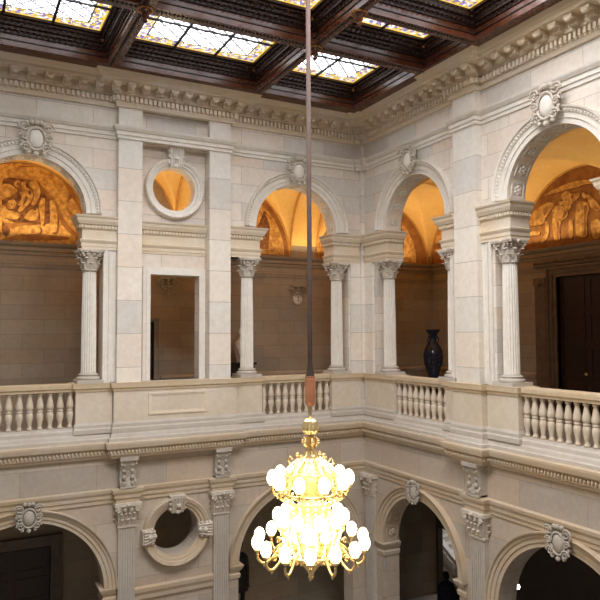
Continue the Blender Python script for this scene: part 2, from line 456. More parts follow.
impost(Rf, A3+1.05, PR[0], -1, 'dentilled impost block between the vase arch and the right pilaster')
impost(Rf, PR[1], A4-1.05, +1, 'dentilled impost block right of the right-wall pilaster')
impost(Rf, A4+1.05, A4+1.75, -1, 'dentilled impost block at the right edge of the photo')
bm = B(); box(bm, ident, -.10, .0, -.10, .0, 3.96, 7.12); box(bm, ident, -.42, 0, -.05, -T, 1.12, 3.96); box(bm, ident, -.05, -T, -.50, -.0501, 1.12, 3.96); box(bm, ident, -.13, -.05, -.13, -.05, 1.12, 3.96)
tag(obj('corner_pier', bm, M['pier']), 'stone pier standing in the corner where the two hall walls meet', 'pier')

# ------------------------------------------------------------------ corinthian columns
def leaf(bm, f, w, h, curl, n=5):
    """leaf in local frame (x across, y outwards, z up)"""
    rows = []
    for i in range(n+1):
        u = i/n; z = h*(u if u < .8 else .8-(u-.8)*.6); y = .012 + curl*(u**2.2)
        ww = w*(.62+.5*sin(pi*min(u*1.05, 1)))*(1 if u < .85 else .55)
        rows.append([bm.verts.new(f(-ww/2, y-.012, z)), bm.verts.new(f(0, y+.018, z+.004)), bm.verts.new(f(ww/2, y-.012, z))])
    back = [bm.verts.new(f(0, y0-.03, z0)) for y0, z0 in ((0,0),(curl*.9, h*.7))]
    for a, b in zip(rows, rows[1:]):
        for k in (0, 1): bm.faces.new((a[k], a[k+1], b[k+1], b[k]))
def spiral(bm, f, r, th, turns=1.6, n=20, seg=6, flip=1):
    pts = []
    for i in range(n+1):
        u = i/n; a = u*turns*2*pi; q = r*(1-.85*u)
        pts.append(f(flip*q*cos(a), 0, q*sin(a)))
    tube(bm, pts, th, seg, th*.7)
def capital_bm():
    bm = B(); H = .44
    lathe(bm, [(.155,-.02),(.172,0),(.155,.02),(.15,.05),(.155,.2),(.19,.34),(.22,.37)], seg=20)
    for row, (z0, h, w, cu, off) in enumerate(((.02,.17,.115,.085,0),(.09,.22,.12,.115,.5))):
        for i in range(8):
            a = 2*pi*(i+off)/8; R0 = .155+.01*row
            leaf(bm, lambda x, y, z, a=a, R0=R0, z0=z0: V(((R0+y)*cos(a)-x*sin(a), (R0+y)*sin(a)+x*cos(a), z0+z)), w, h, cu)
    for i in range(4):
        a = pi/4+i*pi/2
        for sgn in (-1, 1):
            g = lambda x, y, z, a=a, sgn=sgn: V((( .255+x*.8)*cos(a)-(sgn*.035+y)*sin(a), (.255+x*.8)*sin(a)+(sgn*.035+y)*cos(a), .325+z))
            spiral(bm, g, .055, .017)
        b = i*pi/2
        ball(bm, (.235*cos(b), .235*sin(b), .40), .04, u=8, v=5)
        for sgn in (-1, 1):
            g = lambda x, y, z, b=b, sgn=sgn: V(((.20+y)*cos(b)-(sgn*.06+x)*sin(b), (.20+y)*sin(b)+(sgn*.06+x)*cos(b), .33+z))
            spiral(bm, g, .035, .012, flip=sgn)
    # concave abacus
    out = []
    for i in range(4):
        a0 = pi/4+i*pi/2; a1 = a0+pi/2
        p0 = V((.37*cos(a0+.10), .37*sin(a0+.10))); p1 = V((.37*cos(a1-.10), .37*sin(a1-.10)))
        for k in range(6):
            u = k/5; p = p0.lerp(p1, u); am = (a0+a1)/2
            p = p - V((cos(am), sin(am)))*(.045*sin(pi*u)); out.append(p)
    for z0, z1, s in ((.375,.405,.94),(.405,.44,1.0)):
        a = [bm.verts.new((p.x*s, p.y*s, z0)) for p in out]; b = [bm.verts.new((p.x*s, p.y*s, z1)) for p in out]
        n = len(out)
        for i in range(n): bm.faces.new((a[i], a[(i+1)%n], b[(i+1)%n], b[i]))
        bm.faces.new(a[::-1]); bm.faces.new(b)
    return bm
def column():
    t = thing('fluted_column', 'c', 'column', (0,0,0))
    bm = B(); lathe(bm, [(.158,.21),(.158,.25),(.156,.9),(.150,1.6),(.140,2.36),(.140,2.40)], seg=80, flute=20, fd=.018); obj('shaft', bm, M['smooth'], t)
    bm = B(); lathe(bm, [(.235,.07),(.25,.085),(.25,.115),(.235,.13),(.20,.14),(.195,.155),(.205,.165),(.215,.175),(.205,.19),(.17,.20),(.165,.22)], seg=32)
    box(bm, ident, -.27,.27,-.27,.27,0,.07); obj('base', bm, M['grey'], t)
    bm = capital_bm(); bm.transform(Matrix.Translation((0,0,2.40))); obj('capital', bm, M['carved'], t)
    return t
cols = [(Lf(A2+1.29,-.15,1.12), 'fluted Corinthian column left of the arch behind the chandelier rod'),
        (Lf(A2-1.23,-.15,1.12), 'fluted Corinthian column on the left wall nearest the hall corner'),
        (Lf(A1-1.23,-.15,1.12), 'fluted Corinthian column right of the tent mural, leftmost column in the photo'),
        (Lf(A1+1.23,-.15,1.12), 'fluted Corinthian column left of the tent mural arch, past the photo edge'),
        (Rf(A3-1.23,-.15,1.12), 'fluted Corinthian column on the right wall nearest the hall corner'),
        (Rf(A3+1.19,-.15,1.12), 'fluted Corinthian column half hidden behind the right-wall pilaster'),
        (Rf(A4-1.27,-.15,1.12), 'fluted Corinthian column left of the dark door, largest column in the photo'),
        (Rf(A4+1.23,-.15,1.12), 'fluted Corinthian column beyond the right edge of the photo')]
c0 = column()
for i, (p, lab) in enumerate(cols):
    if i == 0: c0.location = p; c0['label'] = lab; c0['group'] = 'fluted columns of the upper gallery'
    else: dup(c0, p, 0, lab)

# ------------------------------------------------------------------ parapet : pedestals and balustrades
def pedestal(f, s0, s1, d, lab, panel=None, name='parapet_pedestal'):
    t = thing(name, lab, 'pedestal', f((s0+s1)/2, d-.2, .1))
    bm = B(); box(bm, f, s0, s1, T+.02, d, .06, .96); obj('dado', bm, M['parapet'], t)
    rect = fpath(f, [(s0,T+.02),(s0,d),(s1,d),(s1,T+.02)])
    bm = B(); mould(bm, rect, [(-.2,.94),(.02,.94),(.03,.99),(.06,1.01),(.07,1.08),(.08,1.12),(-.2,1.12)]); 
    box(bm, f, s0, s1, T+.02, d-.1, .95, 1.119); obj('cap_moulding', bm, M['capstone'], t)
    bm = B(); mould(bm, rect, [(-.1,.06),(.05,.06),(.05,.15),(.03,.18),(.03,.24),(.005,.29),(-.1,.29)]); obj('base_moulding', bm, M['grey'], t)
    if panel:
        a, b, z0, z1 = panel; bm = B()
        plate(bm, f, [(a-.04,z0-.04),(b+.04,z0-.04),(b+.04,z1+.04),(a-.04,z1+.04)], [[(a,z0),(b,z0),(b,z1),(a,z1)]], d-.02, d+.025)
        plate(bm, f, [(a-.01,z0-.01),(b+.01,z0-.01),(b+.01,z1+.01),(a-.01,z1+.01)], [[(a+.03,z0+.03),(b-.03,z0+.03),(b-.03,z1-.03),(a+.03,z1-.03)]], d-.02, d+.012)
        obj('panel_moulding', bm, M['trim'], t)
    return t
pedestal(Lf, 3.63, 6.44, .15, 'long stone parapet block with a sunk panel below the rectangular gallery opening', (4.40, 5.66, .44, .84), name='parapet_block')
pedestal(Lf, 2.94, 3.62, .04, 'parapet pedestal under the column left of the chandelier rod')
pedestal(Lf, .13, .99, .04, 'parapet pedestal on the left wall touching the hall corner')
pedestal(Lf, 6.45, 7.20, .04, 'parapet pedestal under the leftmost fluted column')
pedestal(Rf, .13, 1.33, .04, 'parapet pedestal on the right wall touching the hall corner')
pedestal(Rf, 3.24, 3.63, .04, 'narrow parapet pedestal just left of the right-wall pilaster foot')
pedestal(Rf, 3.64, 4.50, .19, 'projecting parapet pedestal below the tall right-wall pilaster')
pedestal(Rf, 4.51, 5.32, .06, 'parapet pedestal under the column left of the dark door')
def baluster_bm():
    bm = B()
    half = [(.030,.0),(.030,.02),(.024,.03),(.040,.09),(.062,.19),(.066,.235),(.056,.275),(.038,.295),(.038,.305)]
    prof = []
    z0 = .20
    low = [(.052,.00),(.052,.03),(.040,.045),(.036,.07),(.044,.11),(.064,.20),(.068,.25),(.056,.29),(.044,.30),(.060,.31),(.060,.33)]
    up = [(.044,.34),(.058,.35),(.070,.38),(.068,.42),(.050,.50),(.036,.56),(.036,.585),(.050,.595),(.052,.64)]
    lathe(bm, [(r*1.08, z0+z*1.18) for r, z in low+up], seg=16)
    return bm
bal_me = None
def balustrade(f, s0, s1, lab, n=9):
    global bal_me
    t = thing('balustrade', lab, 'balustrade', f((s0+s1)/2, -.1, .2))
    bm = B(); p = fpath(f, [(s0,-.22),(s0+.001,-.22),(s1-.001,-.22),(s1,-.22)])
    mould(bm, fpath(f, [(s0,-.10),(s1,-.10)]), [(-.14,.95),(.10,.95),(.11,1.0),(.14,1.02),(.15,1.08),(.15,1.115),(-.19,1.115),(-.18,1.0),(-.14,.98)])
    obj('handrail', bm, M['capstone'], t)
    bm = B(); mould(bm, fpath(f, [(s0,-.10),(s1,-.10)]), [(-.14,.06),(.14,.06),(.13,.13),(.09,.16),(.08,.20),(-.14,.20)]); obj('base_rail', bm, M['grey'], t)
    for i in range(n):
        s = s0+(s1-s0)*(i+.5)/n; q = f(s, -.08, 0)
        if bal_me is None:
            b_ = baluster_bm(); bmesh.ops.recalc_face_normals(b_, faces=b_.faces)
            bal_me = bpy.data.meshes.new('baluster'); b_.to_mesh(bal_me); b_.free(); bal_me.materials.append(M['baluster'])
            for pp in bal_me.polygons: pp.use_smooth = True
        o = bpy.data.objects.new('baluster', bal_me); link(o); o.parent = t; o.location = q - t.location
    return t
pedestal(Lf, 8.96, 9.95, .04, 'parapet pedestal beyond the left edge of the photo')
balustrade(Lf, .99, 2.94, 'stone balustrade directly behind the chandelier sleeve', 10)
balustrade(Lf, 7.20, 8.96, 'stone balustrade below the tent mural at far left', 9)
balustrade(Rf, 1.33, 3.24, 'stone balustrade in front of the blue vase', 9)
balustrade(Rf, 5.32, 7.18, 'stone balustrade in front of the large dark door at right', 10)

# ------------------------------------------------------------------ carved ornaments
def cartouche(f, s, d, z, k, lab, mat, shield=M['smooth']):
    t = thing('carved_cartouche', lab, 'carving', f(s, d, z))
    g = lambda x, y, zz: f(s+x*k, d+y*k, z+zz*k)
    bm = B(); ball(bm, (0,.10,0), 1, f=g, u=16, v=10, sc=(.22,.12,.29)); obj('shield', bm, shield, t, smooth=True)
    bm = B()
    for sx in (-1, 1):
        for zz, r in ((.34,.17),(-.28,.15),(.04,.12)):
            h = lambda x, y, q, sx=sx, zz=zz, r=r: g(sx*(.34-(.06 if zz<0 else 0))+x, .17+y, zz+q)
            spiral(bm, h, r, .035*k, flip=sx)
        ball(bm, (sx*.14,.12,.50), .08, f=g, u=8, v=5); ball(bm, (sx*.22,.13,-.42), .07, f=g, u=8, v=5)
        ball(bm, (sx*.42,.10,.20), .06, f=g, u=8, v=5); ball(bm, (sx*.38,.10,-.12), .07, f=g, u=8, v=5)
    ball(bm, (0,.14,.50), .09, f=g, u=8, v=5); ball(bm, (0,.14,-.46), .08, f=g, u=8, v=5)
    tube(bm, [g(.26*cos(a),.15,.34*sin(a)) for a in [2*pi*i/24 for i in range(25)]], .04*k, 6)
    box(bm, g, -.24,.24,-.1,.06,-.36,.46)
    for i in range(10):
        a = 2*pi*i/10+.3; leaf(bm, lambda x, y, z, a=a: g((.26+z)*cos(a)-x*sin(a), .06+y, (.30+z)*sin(a)+x*cos(a)), .16, .24, .12)
    obj('scroll_frame', bm, mat, t, smooth=False)
    return t
cartouche(Lf, 8.06, .10, 6.15, .68, 'carved cartouche on the crown of the tent mural arch', M['carved'])
cartouche(Lf, A2+.02, .10, 6.15, .66, 'carved cartouche on the arch crown just left of the chandelier rod', M['carved'])
cartouche(Rf, A3, .10, 6.17, .64, 'carved cartouche on the crown of the blue vase arch', M['carved'])
cartouche(Rf, A4, .10, 6.19, .70, 'carved cartouche on the crown of the standing-figures mural arch', M['carved'])
cartouche(Lf, 8.08, .08, -1.50, .54, 'round weathered cartouche on the lower arch at far left', M['darkcarved'], M['darkcarved'])
cartouche(Lf, A2, .08, -1.50, .5, 'weathered cartouche on the lower arch hidden behind the chandelier', M['darkcarved'], M['darkcarved'])
cartouche(Rf, A3, .08, -1.50, .50, 'weathered cartouche on the lower arch above the person', M['darkcarved'], M['darkcarved'])
cartouche(Rf, A4, .08, -1.50, .56, 'weathered cartouche on the lower black arch at far right', M['darkcarved'], M['darkcarved'])

def clasp(s, z, d, w, h, ang, lab, mat, f=Lf):
    """fluted leaf bracket, ang = direction it points from the window centre"""
    t = thing('carved_keystone', lab, 'keystone', f(s, d, z))
    ca, sa = cos(ang), sin(ang)
    g = lambda x, y, q: f(s + x*sa + q*ca, d+y, z - x*ca + q*sa)
    bm = B()
    quadbox(bm, [g(x, y, q) for x in (-1,1) for y in (0,1) for q in (0,1)][:0] or
            [g(sx*(w*.36 if q < 0 else w*.5), (0 if y0 == 0 else (.13 if q < 0 else .22)), q) for sx in (-1,1) for y0 in (0,1) for q in (-h/2,h/2)])
    obj('block', bm, mat, t)
    bm = B()
    for i in range(5):
        u = -1+2*i/4
        tube(bm, [g(u*w*.30, .14, -h*.45), g(u*w*.36, .19, 0), g(u*w*.42, .235, h*.42)], .022, 6)
    for sx in (-1, 1):
        for q in (-.25, .05, .3):
            ball(bm, (sx*w*.45, .12+.1*(q+.3), q*h), .045, f=g, u=7, v=5)
    ball(bm, (0,.20,-.05*h), .055, f=g, u=8, v=5); ball(bm, (0,.16,-h*.42), .05, f=g, u=8, v=5)
    obj('acanthus', bm, mat, t)
clasp(5.06, 6.17, -.16, .34, .46, pi/2, 'fluted leaf keystone on top of the orange round window', M['smooth'])
clasp(5.03, -1.60, .02, .36, .38, pi/2, 'carved leaf keystone on top of the lower round window', M['carved'])
clasp(5.67, -2.22, .02, .30, .30, 0, 'carved leaf clasp at the left side of the lower round window', M['carved'])
clasp(4.39, -2.22, .02, .30, .30, pi, 'carved leaf clasp at the right side of the lower round window', M['carved'])

def console(f, s, w, lab, d=.05):
    t = thing('scroll_console', lab, 'console bracket', f(s, d, -1.12))
    bm = B(); prof = []
    for u, y in ((0,.10),(.08,.15),(.2,.14),(.35,.11),(.6,.14),(.8,.20),(1,.22)): prof.append((u, y))
    z0, z1 = -1.12, -.50
    pts = [(y, z0+(z1-z0)*u) for u, y in prof]
    for k in range(len(pts)-1):
        (y0, a0), (y1, a1) = pts[k], pts[k+1]
        quadbox(bm, [f(s+sx*w/2, yy, zz) for sx in (-1,1) for (zz, yv) in ((a0,y0),(a1,y1)) for yy in (-.02, d+yv-.02)])
    obj('scroll_body', bm, M['darkcarved'], t)
    bm = B()
    for i in range(4):
        z = z0+.1+.13*i
        for sx in (-1, 1): ball(bm, (s+sx*w*.25, d+.11+.03*(i%2), z), .05, f=f, u=7, v=5)
    for sx in (-.46, .46):
        g = lambda x, y, q, sx=sx: f(s+sx*w+y, d+.08+x*.8, z0+.10+q); spiral(bm, g, .08, .022)
        g = lambda x, y, q, sx=sx: f(s+sx*w+y, d+.10+x, z1-.12+q); spiral(bm, g, .10, .022)
    box(bm, f, s-w*.56, s+w*.56, -.02, d+.24, z1-.03, z1+.05); box(bm, f, s-w*.5, s+w*.5, -.02, d+.16, z0, z0+.035)
    obj('leaf_carving', bm, M['darkcarved'], t)
console(Lf, 6.13, .34, 'carved scroll console above the lower pilaster left of the round window')
console(Lf, 3.99, .34, 'carved scroll console above the lower pilaster right of the round window')
console(Rf, 4.22, .38, 'carved scroll console on the right wall below the tall pilaster', d=.08)

def lower_pilaster(f, s, w, d, lab, side=0):
    t = thing('fluted_pilaster', lab, 'pilaster', f(s, d/2, G0))
    bm = B(); box(bm, f, s-w/2, s+w/2, -.02, d, G0, -1.92)
    n = 6
    for i in range(n):
        a = s-w/2+.02+(w-.04)*i/n; b = a+(w-.04)/n*.62; box(bm, f, a, b, d-.01, d+.02, G0+.4, -1.99)
    obj('shaft', bm, M['grey'], t)
    bm = B(); box(bm, f, s-w/2-.02, s+w/2+.02, -.02, d+.03, -1.96, -1.92)
    quadbox(bm, [f(s+sx*(w/2 if z < -1.7 else w/2+.05), y if y < 0 else (d+.01 if z < -1.7 else d+.08), z) for sx in (-1,1) for y in (-.02,1) for z in (-1.92,-1.50)])
    box(bm, f, s-w/2-.10, s+w/2+.10, -.02, d+.14, -1.50, -1.43)
    for row, (z0, h, k) in enumerate(((-1.90,.17,3),(-1.80,.20,4))):
        for i in range(k):
            x = s-w/2+w*(i+.5)/k
            leaf(bm, lambda a, y, z, x=x, z0=z0: f(x+a, d+.02+y, z0+z), w/k*.95, h, .09)
        for sg in (-1,1):
            leaf(bm, lambda a, y, z, z0=z0, sg=sg: f(s+sg*(w/2+.01+y), d*.5+a, z0+z), d*.9, h, .07)
    for sg in (-1, 1):
        g = lambda x, y, q, sg=sg: f(s+sg*(w/2+.02)+x, d+.12+y, -1.57+q); spiral(bm, g, .06, .02, flip=sg)
        g = lambda x, y, q, sg=sg: f(s+sg*.06+x, d+.11+y, -1.57+q); spiral(bm, g, .04, .015, flip=sg)
    ball(bm, (s, d+.15, -1.47), .045, f=f, u=8, v=5)
    obj('capital', bm, M['carved'], t)
lower_pilaster(Lf, 6.13, .36, .09, 'fluted lower pilaster left of the lower round window')
lower_pilaster(Lf, 3.99, .36, .09, 'fluted lower pilaster right of the lower round window')
lower_pilaster(Rf, 4.22, .40, .12, 'fluted lower pilaster between the two lower arches of the right wall')
lower_pilaster(Rf, .30, .36, .07, 'lower pilaster in the hall corner partly behind the chandelier glow')
def lower_impost(f, c, sg, lab):
    li, le, zl = LOW['A3' if c == A3 else 'A4' if c == A4 else 'A2']; e = c+sg*li; o = e+sg*.24
    sd = [(min(e,o), 0), (max(e,o), 0)]
    q = [(e,T),(e,0),(o,0)] if sg > 0 else [(o,0),(e,0),(e,T)]
    bm = B(); mould(bm, fpath(f, q), [(-.03,zl-.30),(.03,zl-.30),(.04,zl-.21),(.02,zl-.19),(.02,zl-.14),(.05,zl-.12),(.09,zl-.04),(.10,zl),(-.03,zl)])
    tag(obj('impost_moulding', bm, M['trimlow']), lab, 'impost moulding')
lower_impost(Lf, A2, 1, 'impost moulding beside the dark statue')
lower_impost(Lf, A2, -1, 'impost moulding of the statue arch, at its corner side behind the chandelier')
lower_impost(Lf, A1, -1, 'impost moulding at the right foot of the far left lower arch')
lower_impost(Rf, A3, -1, 'impost moulding right of the chandelier at the corner side of the person arch')
lower_impost(Rf, A3, 1, 'impost moulding at the right foot of the person arch')
lower_impost(Rf, A4, -1, 'impost moulding at the left foot of the black far right arch')

# ------------------------------------------------------------------ galleries : floors, back walls, cornices
bm = B()
box(bm, ident, -10, GR, -T, GL, -.30, 0); box(bm, ident, -T, GR, -8.8, -T, -.30, 0)
struct('floor_gallery', bm, M['floor'])
bm = B(); box(bm, ident, -12, 9, -14.2, 5.5, G0-.2, G0); struct('floor', bm, M['floor'])
# left gallery back wall (plane y=GL), with doors
bm = B()
fb = lambda x, d, z: V((x, GL-d, z))
plate(bm, fb, [(-10,0),(GR,0),(GR,6.9),(-10,6.9)], [[(-5.75,.02),(-4.74,.02),(-4.74,2.47),(-5.75,2.47)]], -.2, 0)
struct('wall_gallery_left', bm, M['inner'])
bm = B()
plate(bm, fb, [(-10,G0-.1),(GR,G0-.1),(GR,0),(-10,0)], [[(-9.0,G0),(-7.27,G0),(-7.27,-3.02),(-9.0,-3.02)]], -.2, 0)
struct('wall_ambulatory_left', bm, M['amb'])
fr = lambda y, d, z: V((GR-d, y, z))
bm = B()
plate(bm, fr, [(-8.8,0),(GL,0),(GL,6.9),(-8.8,6.9)], [[(-3.88,.02),(-2.15,.02),(-2.15,3.62),(-3.88,3.62)]], -.2, 0)
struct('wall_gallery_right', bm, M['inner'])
bm = B()
plate(bm, fr, [(-8.8,G0-.1),(GL,G0-.1),(GL,0),(-8.8,0)], [[(1.75,G0),(2.9,G0),(2.9,-4.25),(1.75,-4.25)]], -.2, 0)
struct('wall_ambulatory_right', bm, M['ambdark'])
bm = B(); box(bm, ident, -10.2, -10, -T, GL+.2, G0, 6.9); struct('wall_light_stop_left', bm, M['amb'])  # unseen wall, added to keep world light out of the left gallery end
bm = B(); box(bm, ident, -T, GR+.2, -9.0, -8.8, G0, 6.9); struct('wall_light_stop_right', bm, M['ambdark'])  # unseen wall, added to shut world light out of right gallery and ambulatory
bm = B(); box(bm, ident, -10, GR, -T, GL, -.36, -.30); box(bm, ident, -T, GR, -8.8, -T, -.36, -.30); struct('ceiling_ambulatory', bm, M['amb'])
# gallery cornice below the vaults
gp = [(-10,GL),(GR,GL),(GR,-8.8)]
bm = B(); mould(bm, gp, [(-.1,4.12),(.03,4.12),(.05,4.20),(.09,4.22),(.10,4.30),(.17,4.36),(.20,4.42),(-.1,4.44)]); struct('trim_7', bm, M['inner'])
bm = B(); mould(bm, gp, [(-.1,3.80),(.02,3.80),(.035,3.87),(.05,3.90),(-.1,3.90)]); struct('trim_8', bm, M['inner'])
bm = B(); mould(bm, [(-4.55,GL),(GR,GL),(GR,-1.45)], [(-.1,0),(.06,0),(.06,.85),(.09,.9),(.10,.98),(.02,1.04),(-.1,1.04)]); struct('baseboard_gallery', bm, M['inner'])
# ------------------------------------------------------------------ vaults
LB = [(-8.05,1.75),(-5.05,.98),(-2.45,1.80),(2.45,2.12)]; LF = [-8.15,-5.05,-1.96,2.45]   # lunette centres, and their arches
RB = [(1.1,1.92),(-3.0,2.0),(-7.1,1.95)]; RFc = [1.1,-2.18,-6.25]
ZV, HV = 4.42, 2.02
def ell(x, c, w): u = (x-c)/w; return sqrt(1-u*u) if abs(u) < 1 else 0.
def vz(x, y):
    u = min(max((y-.45)/2.3, 0), 1); v = min(max((x-.45)/4, 0), 1)
    lb = [(f0+(c-f0)*u, w) for (c, w), f0 in zip(LB, LF)]; rb = [(f0+(c-f0)*v, w) for (c, w), f0 in zip(RB, RFc)]
    if y < .435: h = max([ell(x, 2.6, 2.17)*1.04] + [ell(y, c, w) for c, w in rb])
    elif x < .435: h = max([ell(y, 1.72, 1.30)*1.04] + [ell(x, c, w) for c, w in lb])
    else: h = max([ell(x, c, w) for c, w in lb[3:]] + [ell(y, c, w) for c, w in rb[:1]])
    return ZV+HV*h
def grid(x0, x1, y0, y1, nx, ny):
    bm = B(); vs = [[bm.verts.new((x0+(x1-x0)*i/nx, y0+(y1-y0)*j/ny, vz(x0+(x1-x0)*i/nx, y0+(y1-y0)*j/ny))) for j in range(ny+1)] for i in range(nx+1)]
    for i in range(nx):
        for j in range(ny): bm.faces.new((vs[i][j], vs[i][j+1], vs[i+1][j+1], vs[i+1][j]))
    return bm
struct('ceiling_vault_left', grid(-10, GR, .44, GL, 300, 56), M['vault'], smooth=True)
struct('ceiling_vault_right', grid(.44, GR, -8.8, .46, 80, 190), M['vault'], smooth=True)
bm = B(); box(bm, ident, -10, GR, -T, GL+.2, 6.9, 7.0); box(bm, ident, -T, GR+.2, -8.8, -T, 6.9, 7.0); struct('ceiling_gallery', bm, M['wooddark'])
# painted ribs on the vault edges
bm = B()
def rib(pts): tube(bm, pts, .035, 6)
for c, w in LB: rib([V((c+w*.995*cos(a), GL-.02, ZV+HV*sin(a))) for a in [pi*i/40 for i in range(41)]])
for c, w in RB[:2]: rib([V((GR-.02, c+w*.995*cos(a), ZV+HV*sin(a))) for a in [pi*i/40 for i in range(41)]])
for x in (-.62, .30, -4.2, -6.2): rib([V((x, 1.72+1.27*cos(a), ZV+HV*1.04*sin(a)-.02)) for a in [pi*i/30 for i in range(31)]])
struct('trim_9', bm, M['ribpaint'], smooth=True)

# ------------------------------------------------------------------ murals
def poly(bm, g, pts, o):
    bm.faces.new([bm.verts.new(g(x, o, z)) for x, z in pts])
def blob(bm, g, cx, cz, rx, rz, rot, o, n=14):
    poly(bm, g, [(cx+rx*cos(a)*cos(rot)-rz*sin(a)*sin(rot), cz+rx*cos(a)*sin(rot)+rz*sin(a)*cos(rot)) for a in [2*pi*i/n for i in range(n)]], o)
def limb(bm, g, pts, w0, w1, o):
    n = len(pts); L, R_ = [], []
    for i, p in enumerate(pts):
        a = pts[max(i-1,0)]; b = pts[min(i+1,n-1)]; dx, dz = b[0]-a[0], b[1]-a[1]; l = math.hypot(dx, dz) or 1
        w = w0+(w1-w0)*i/(n-1); L.append((p[0]-dz/l*w, p[1]+dx/l*w)); R_.append((p[0]+dz/l*w, p[1]-dx/l*w))
    poly(bm, g, L+R_[::-1], o)
def mural(g, w, h, base, lab, content, bg='paintmid'):
    t = thing('wall_mural', lab, 'mural', g(0, 0, 0))
    bm = B(); outer = [(w*cos(a), h*sin(a)) for a in [pi*i/40 for i in range(41)]]
    tb = [bm.verts.new(g(x, .012, z)) for x, z in outer]; bm.faces.new(tb)
    tk = [bm.verts.new(g(x, 0, z)) for x, z in outer]; bm.faces.new(tk[::-1])
    for i in range(len(outer)): j = (i+1) % len(outer); bm.faces.new((tb[i], tk[i], tk[j], tb[j]))
    obj('painted_ground', bm, M[bg], t)
    bms = {'paintdark': B(), 'paintmid': B(), 'paintlight': B()}
    content(g, bms)
    J = B(); mats = []
    for k, b in bms.items():
        if not len(b.verts): b.free(); continue
        mats.append(M[k]); me = bpy.data.meshes.new('tmp'); b.to_mesh(me); b.free(); n0 = len(J.faces); J.from_mesh(me); bpy.data.meshes.remove(me)
        J.faces.ensure_lookup_table()
        for fc in J.faces[n0:]: fc.material_index = len(mats)-1
    obj('painted_scene', J, mats, t, keep=True)
def figure(g, b, x, z, k, lean=0, arms=((-.3,.1),(.3,.0)), o=.02, legs=((-.08,-.5),(.1,-.5)), rnd=None):
    """painted nude-like figure: torso at x,z, scale k"""
    D, L_, Md = b['paintdark'], b['paintlight'], b['paintmid']
    def P(u, v): return (x+k*(u*cos(lean)-v*sin(lean)), z+k*(u*sin(lean)+v*cos(lean)))
    for (mat, off, sh) in ((D, o, .045), (L_, o+.004, 0)):
        for e in legs: limb(mat, g, [P(e[0]*.4+sh, -.05), P(e[0]+.05+sh, e[1]*.5), P(e[0]+sh, e[1])], .12*k, .05*k, off)
        for e in arms: limb(mat, g, [P((.12 if e[0] > 0 else -.12)+sh, .38), P(e[0]*.7+sh, .5*(.38+e[1])), P(e[0]+sh, e[1])], .065*k, .035*k, off)
        limb(mat, g, [P(sh, -.08), P(sh+.01, .12), P(sh, .40)], .13*k, .19*k, off)
        c = P(sh*.8, .54); blob(mat, g, c[0], c[1], .075*k, .095*k, lean, off)
    c = P(.02, .57); blob(D, g, c[0], c[1]+.02*k, .08*k, .06*k, lean, o+.006, 10)
    limb(Md, g, [P(.07,-.05), P(.08,.15), P(.10,.36)], .045*k, .07*k, o+.006)
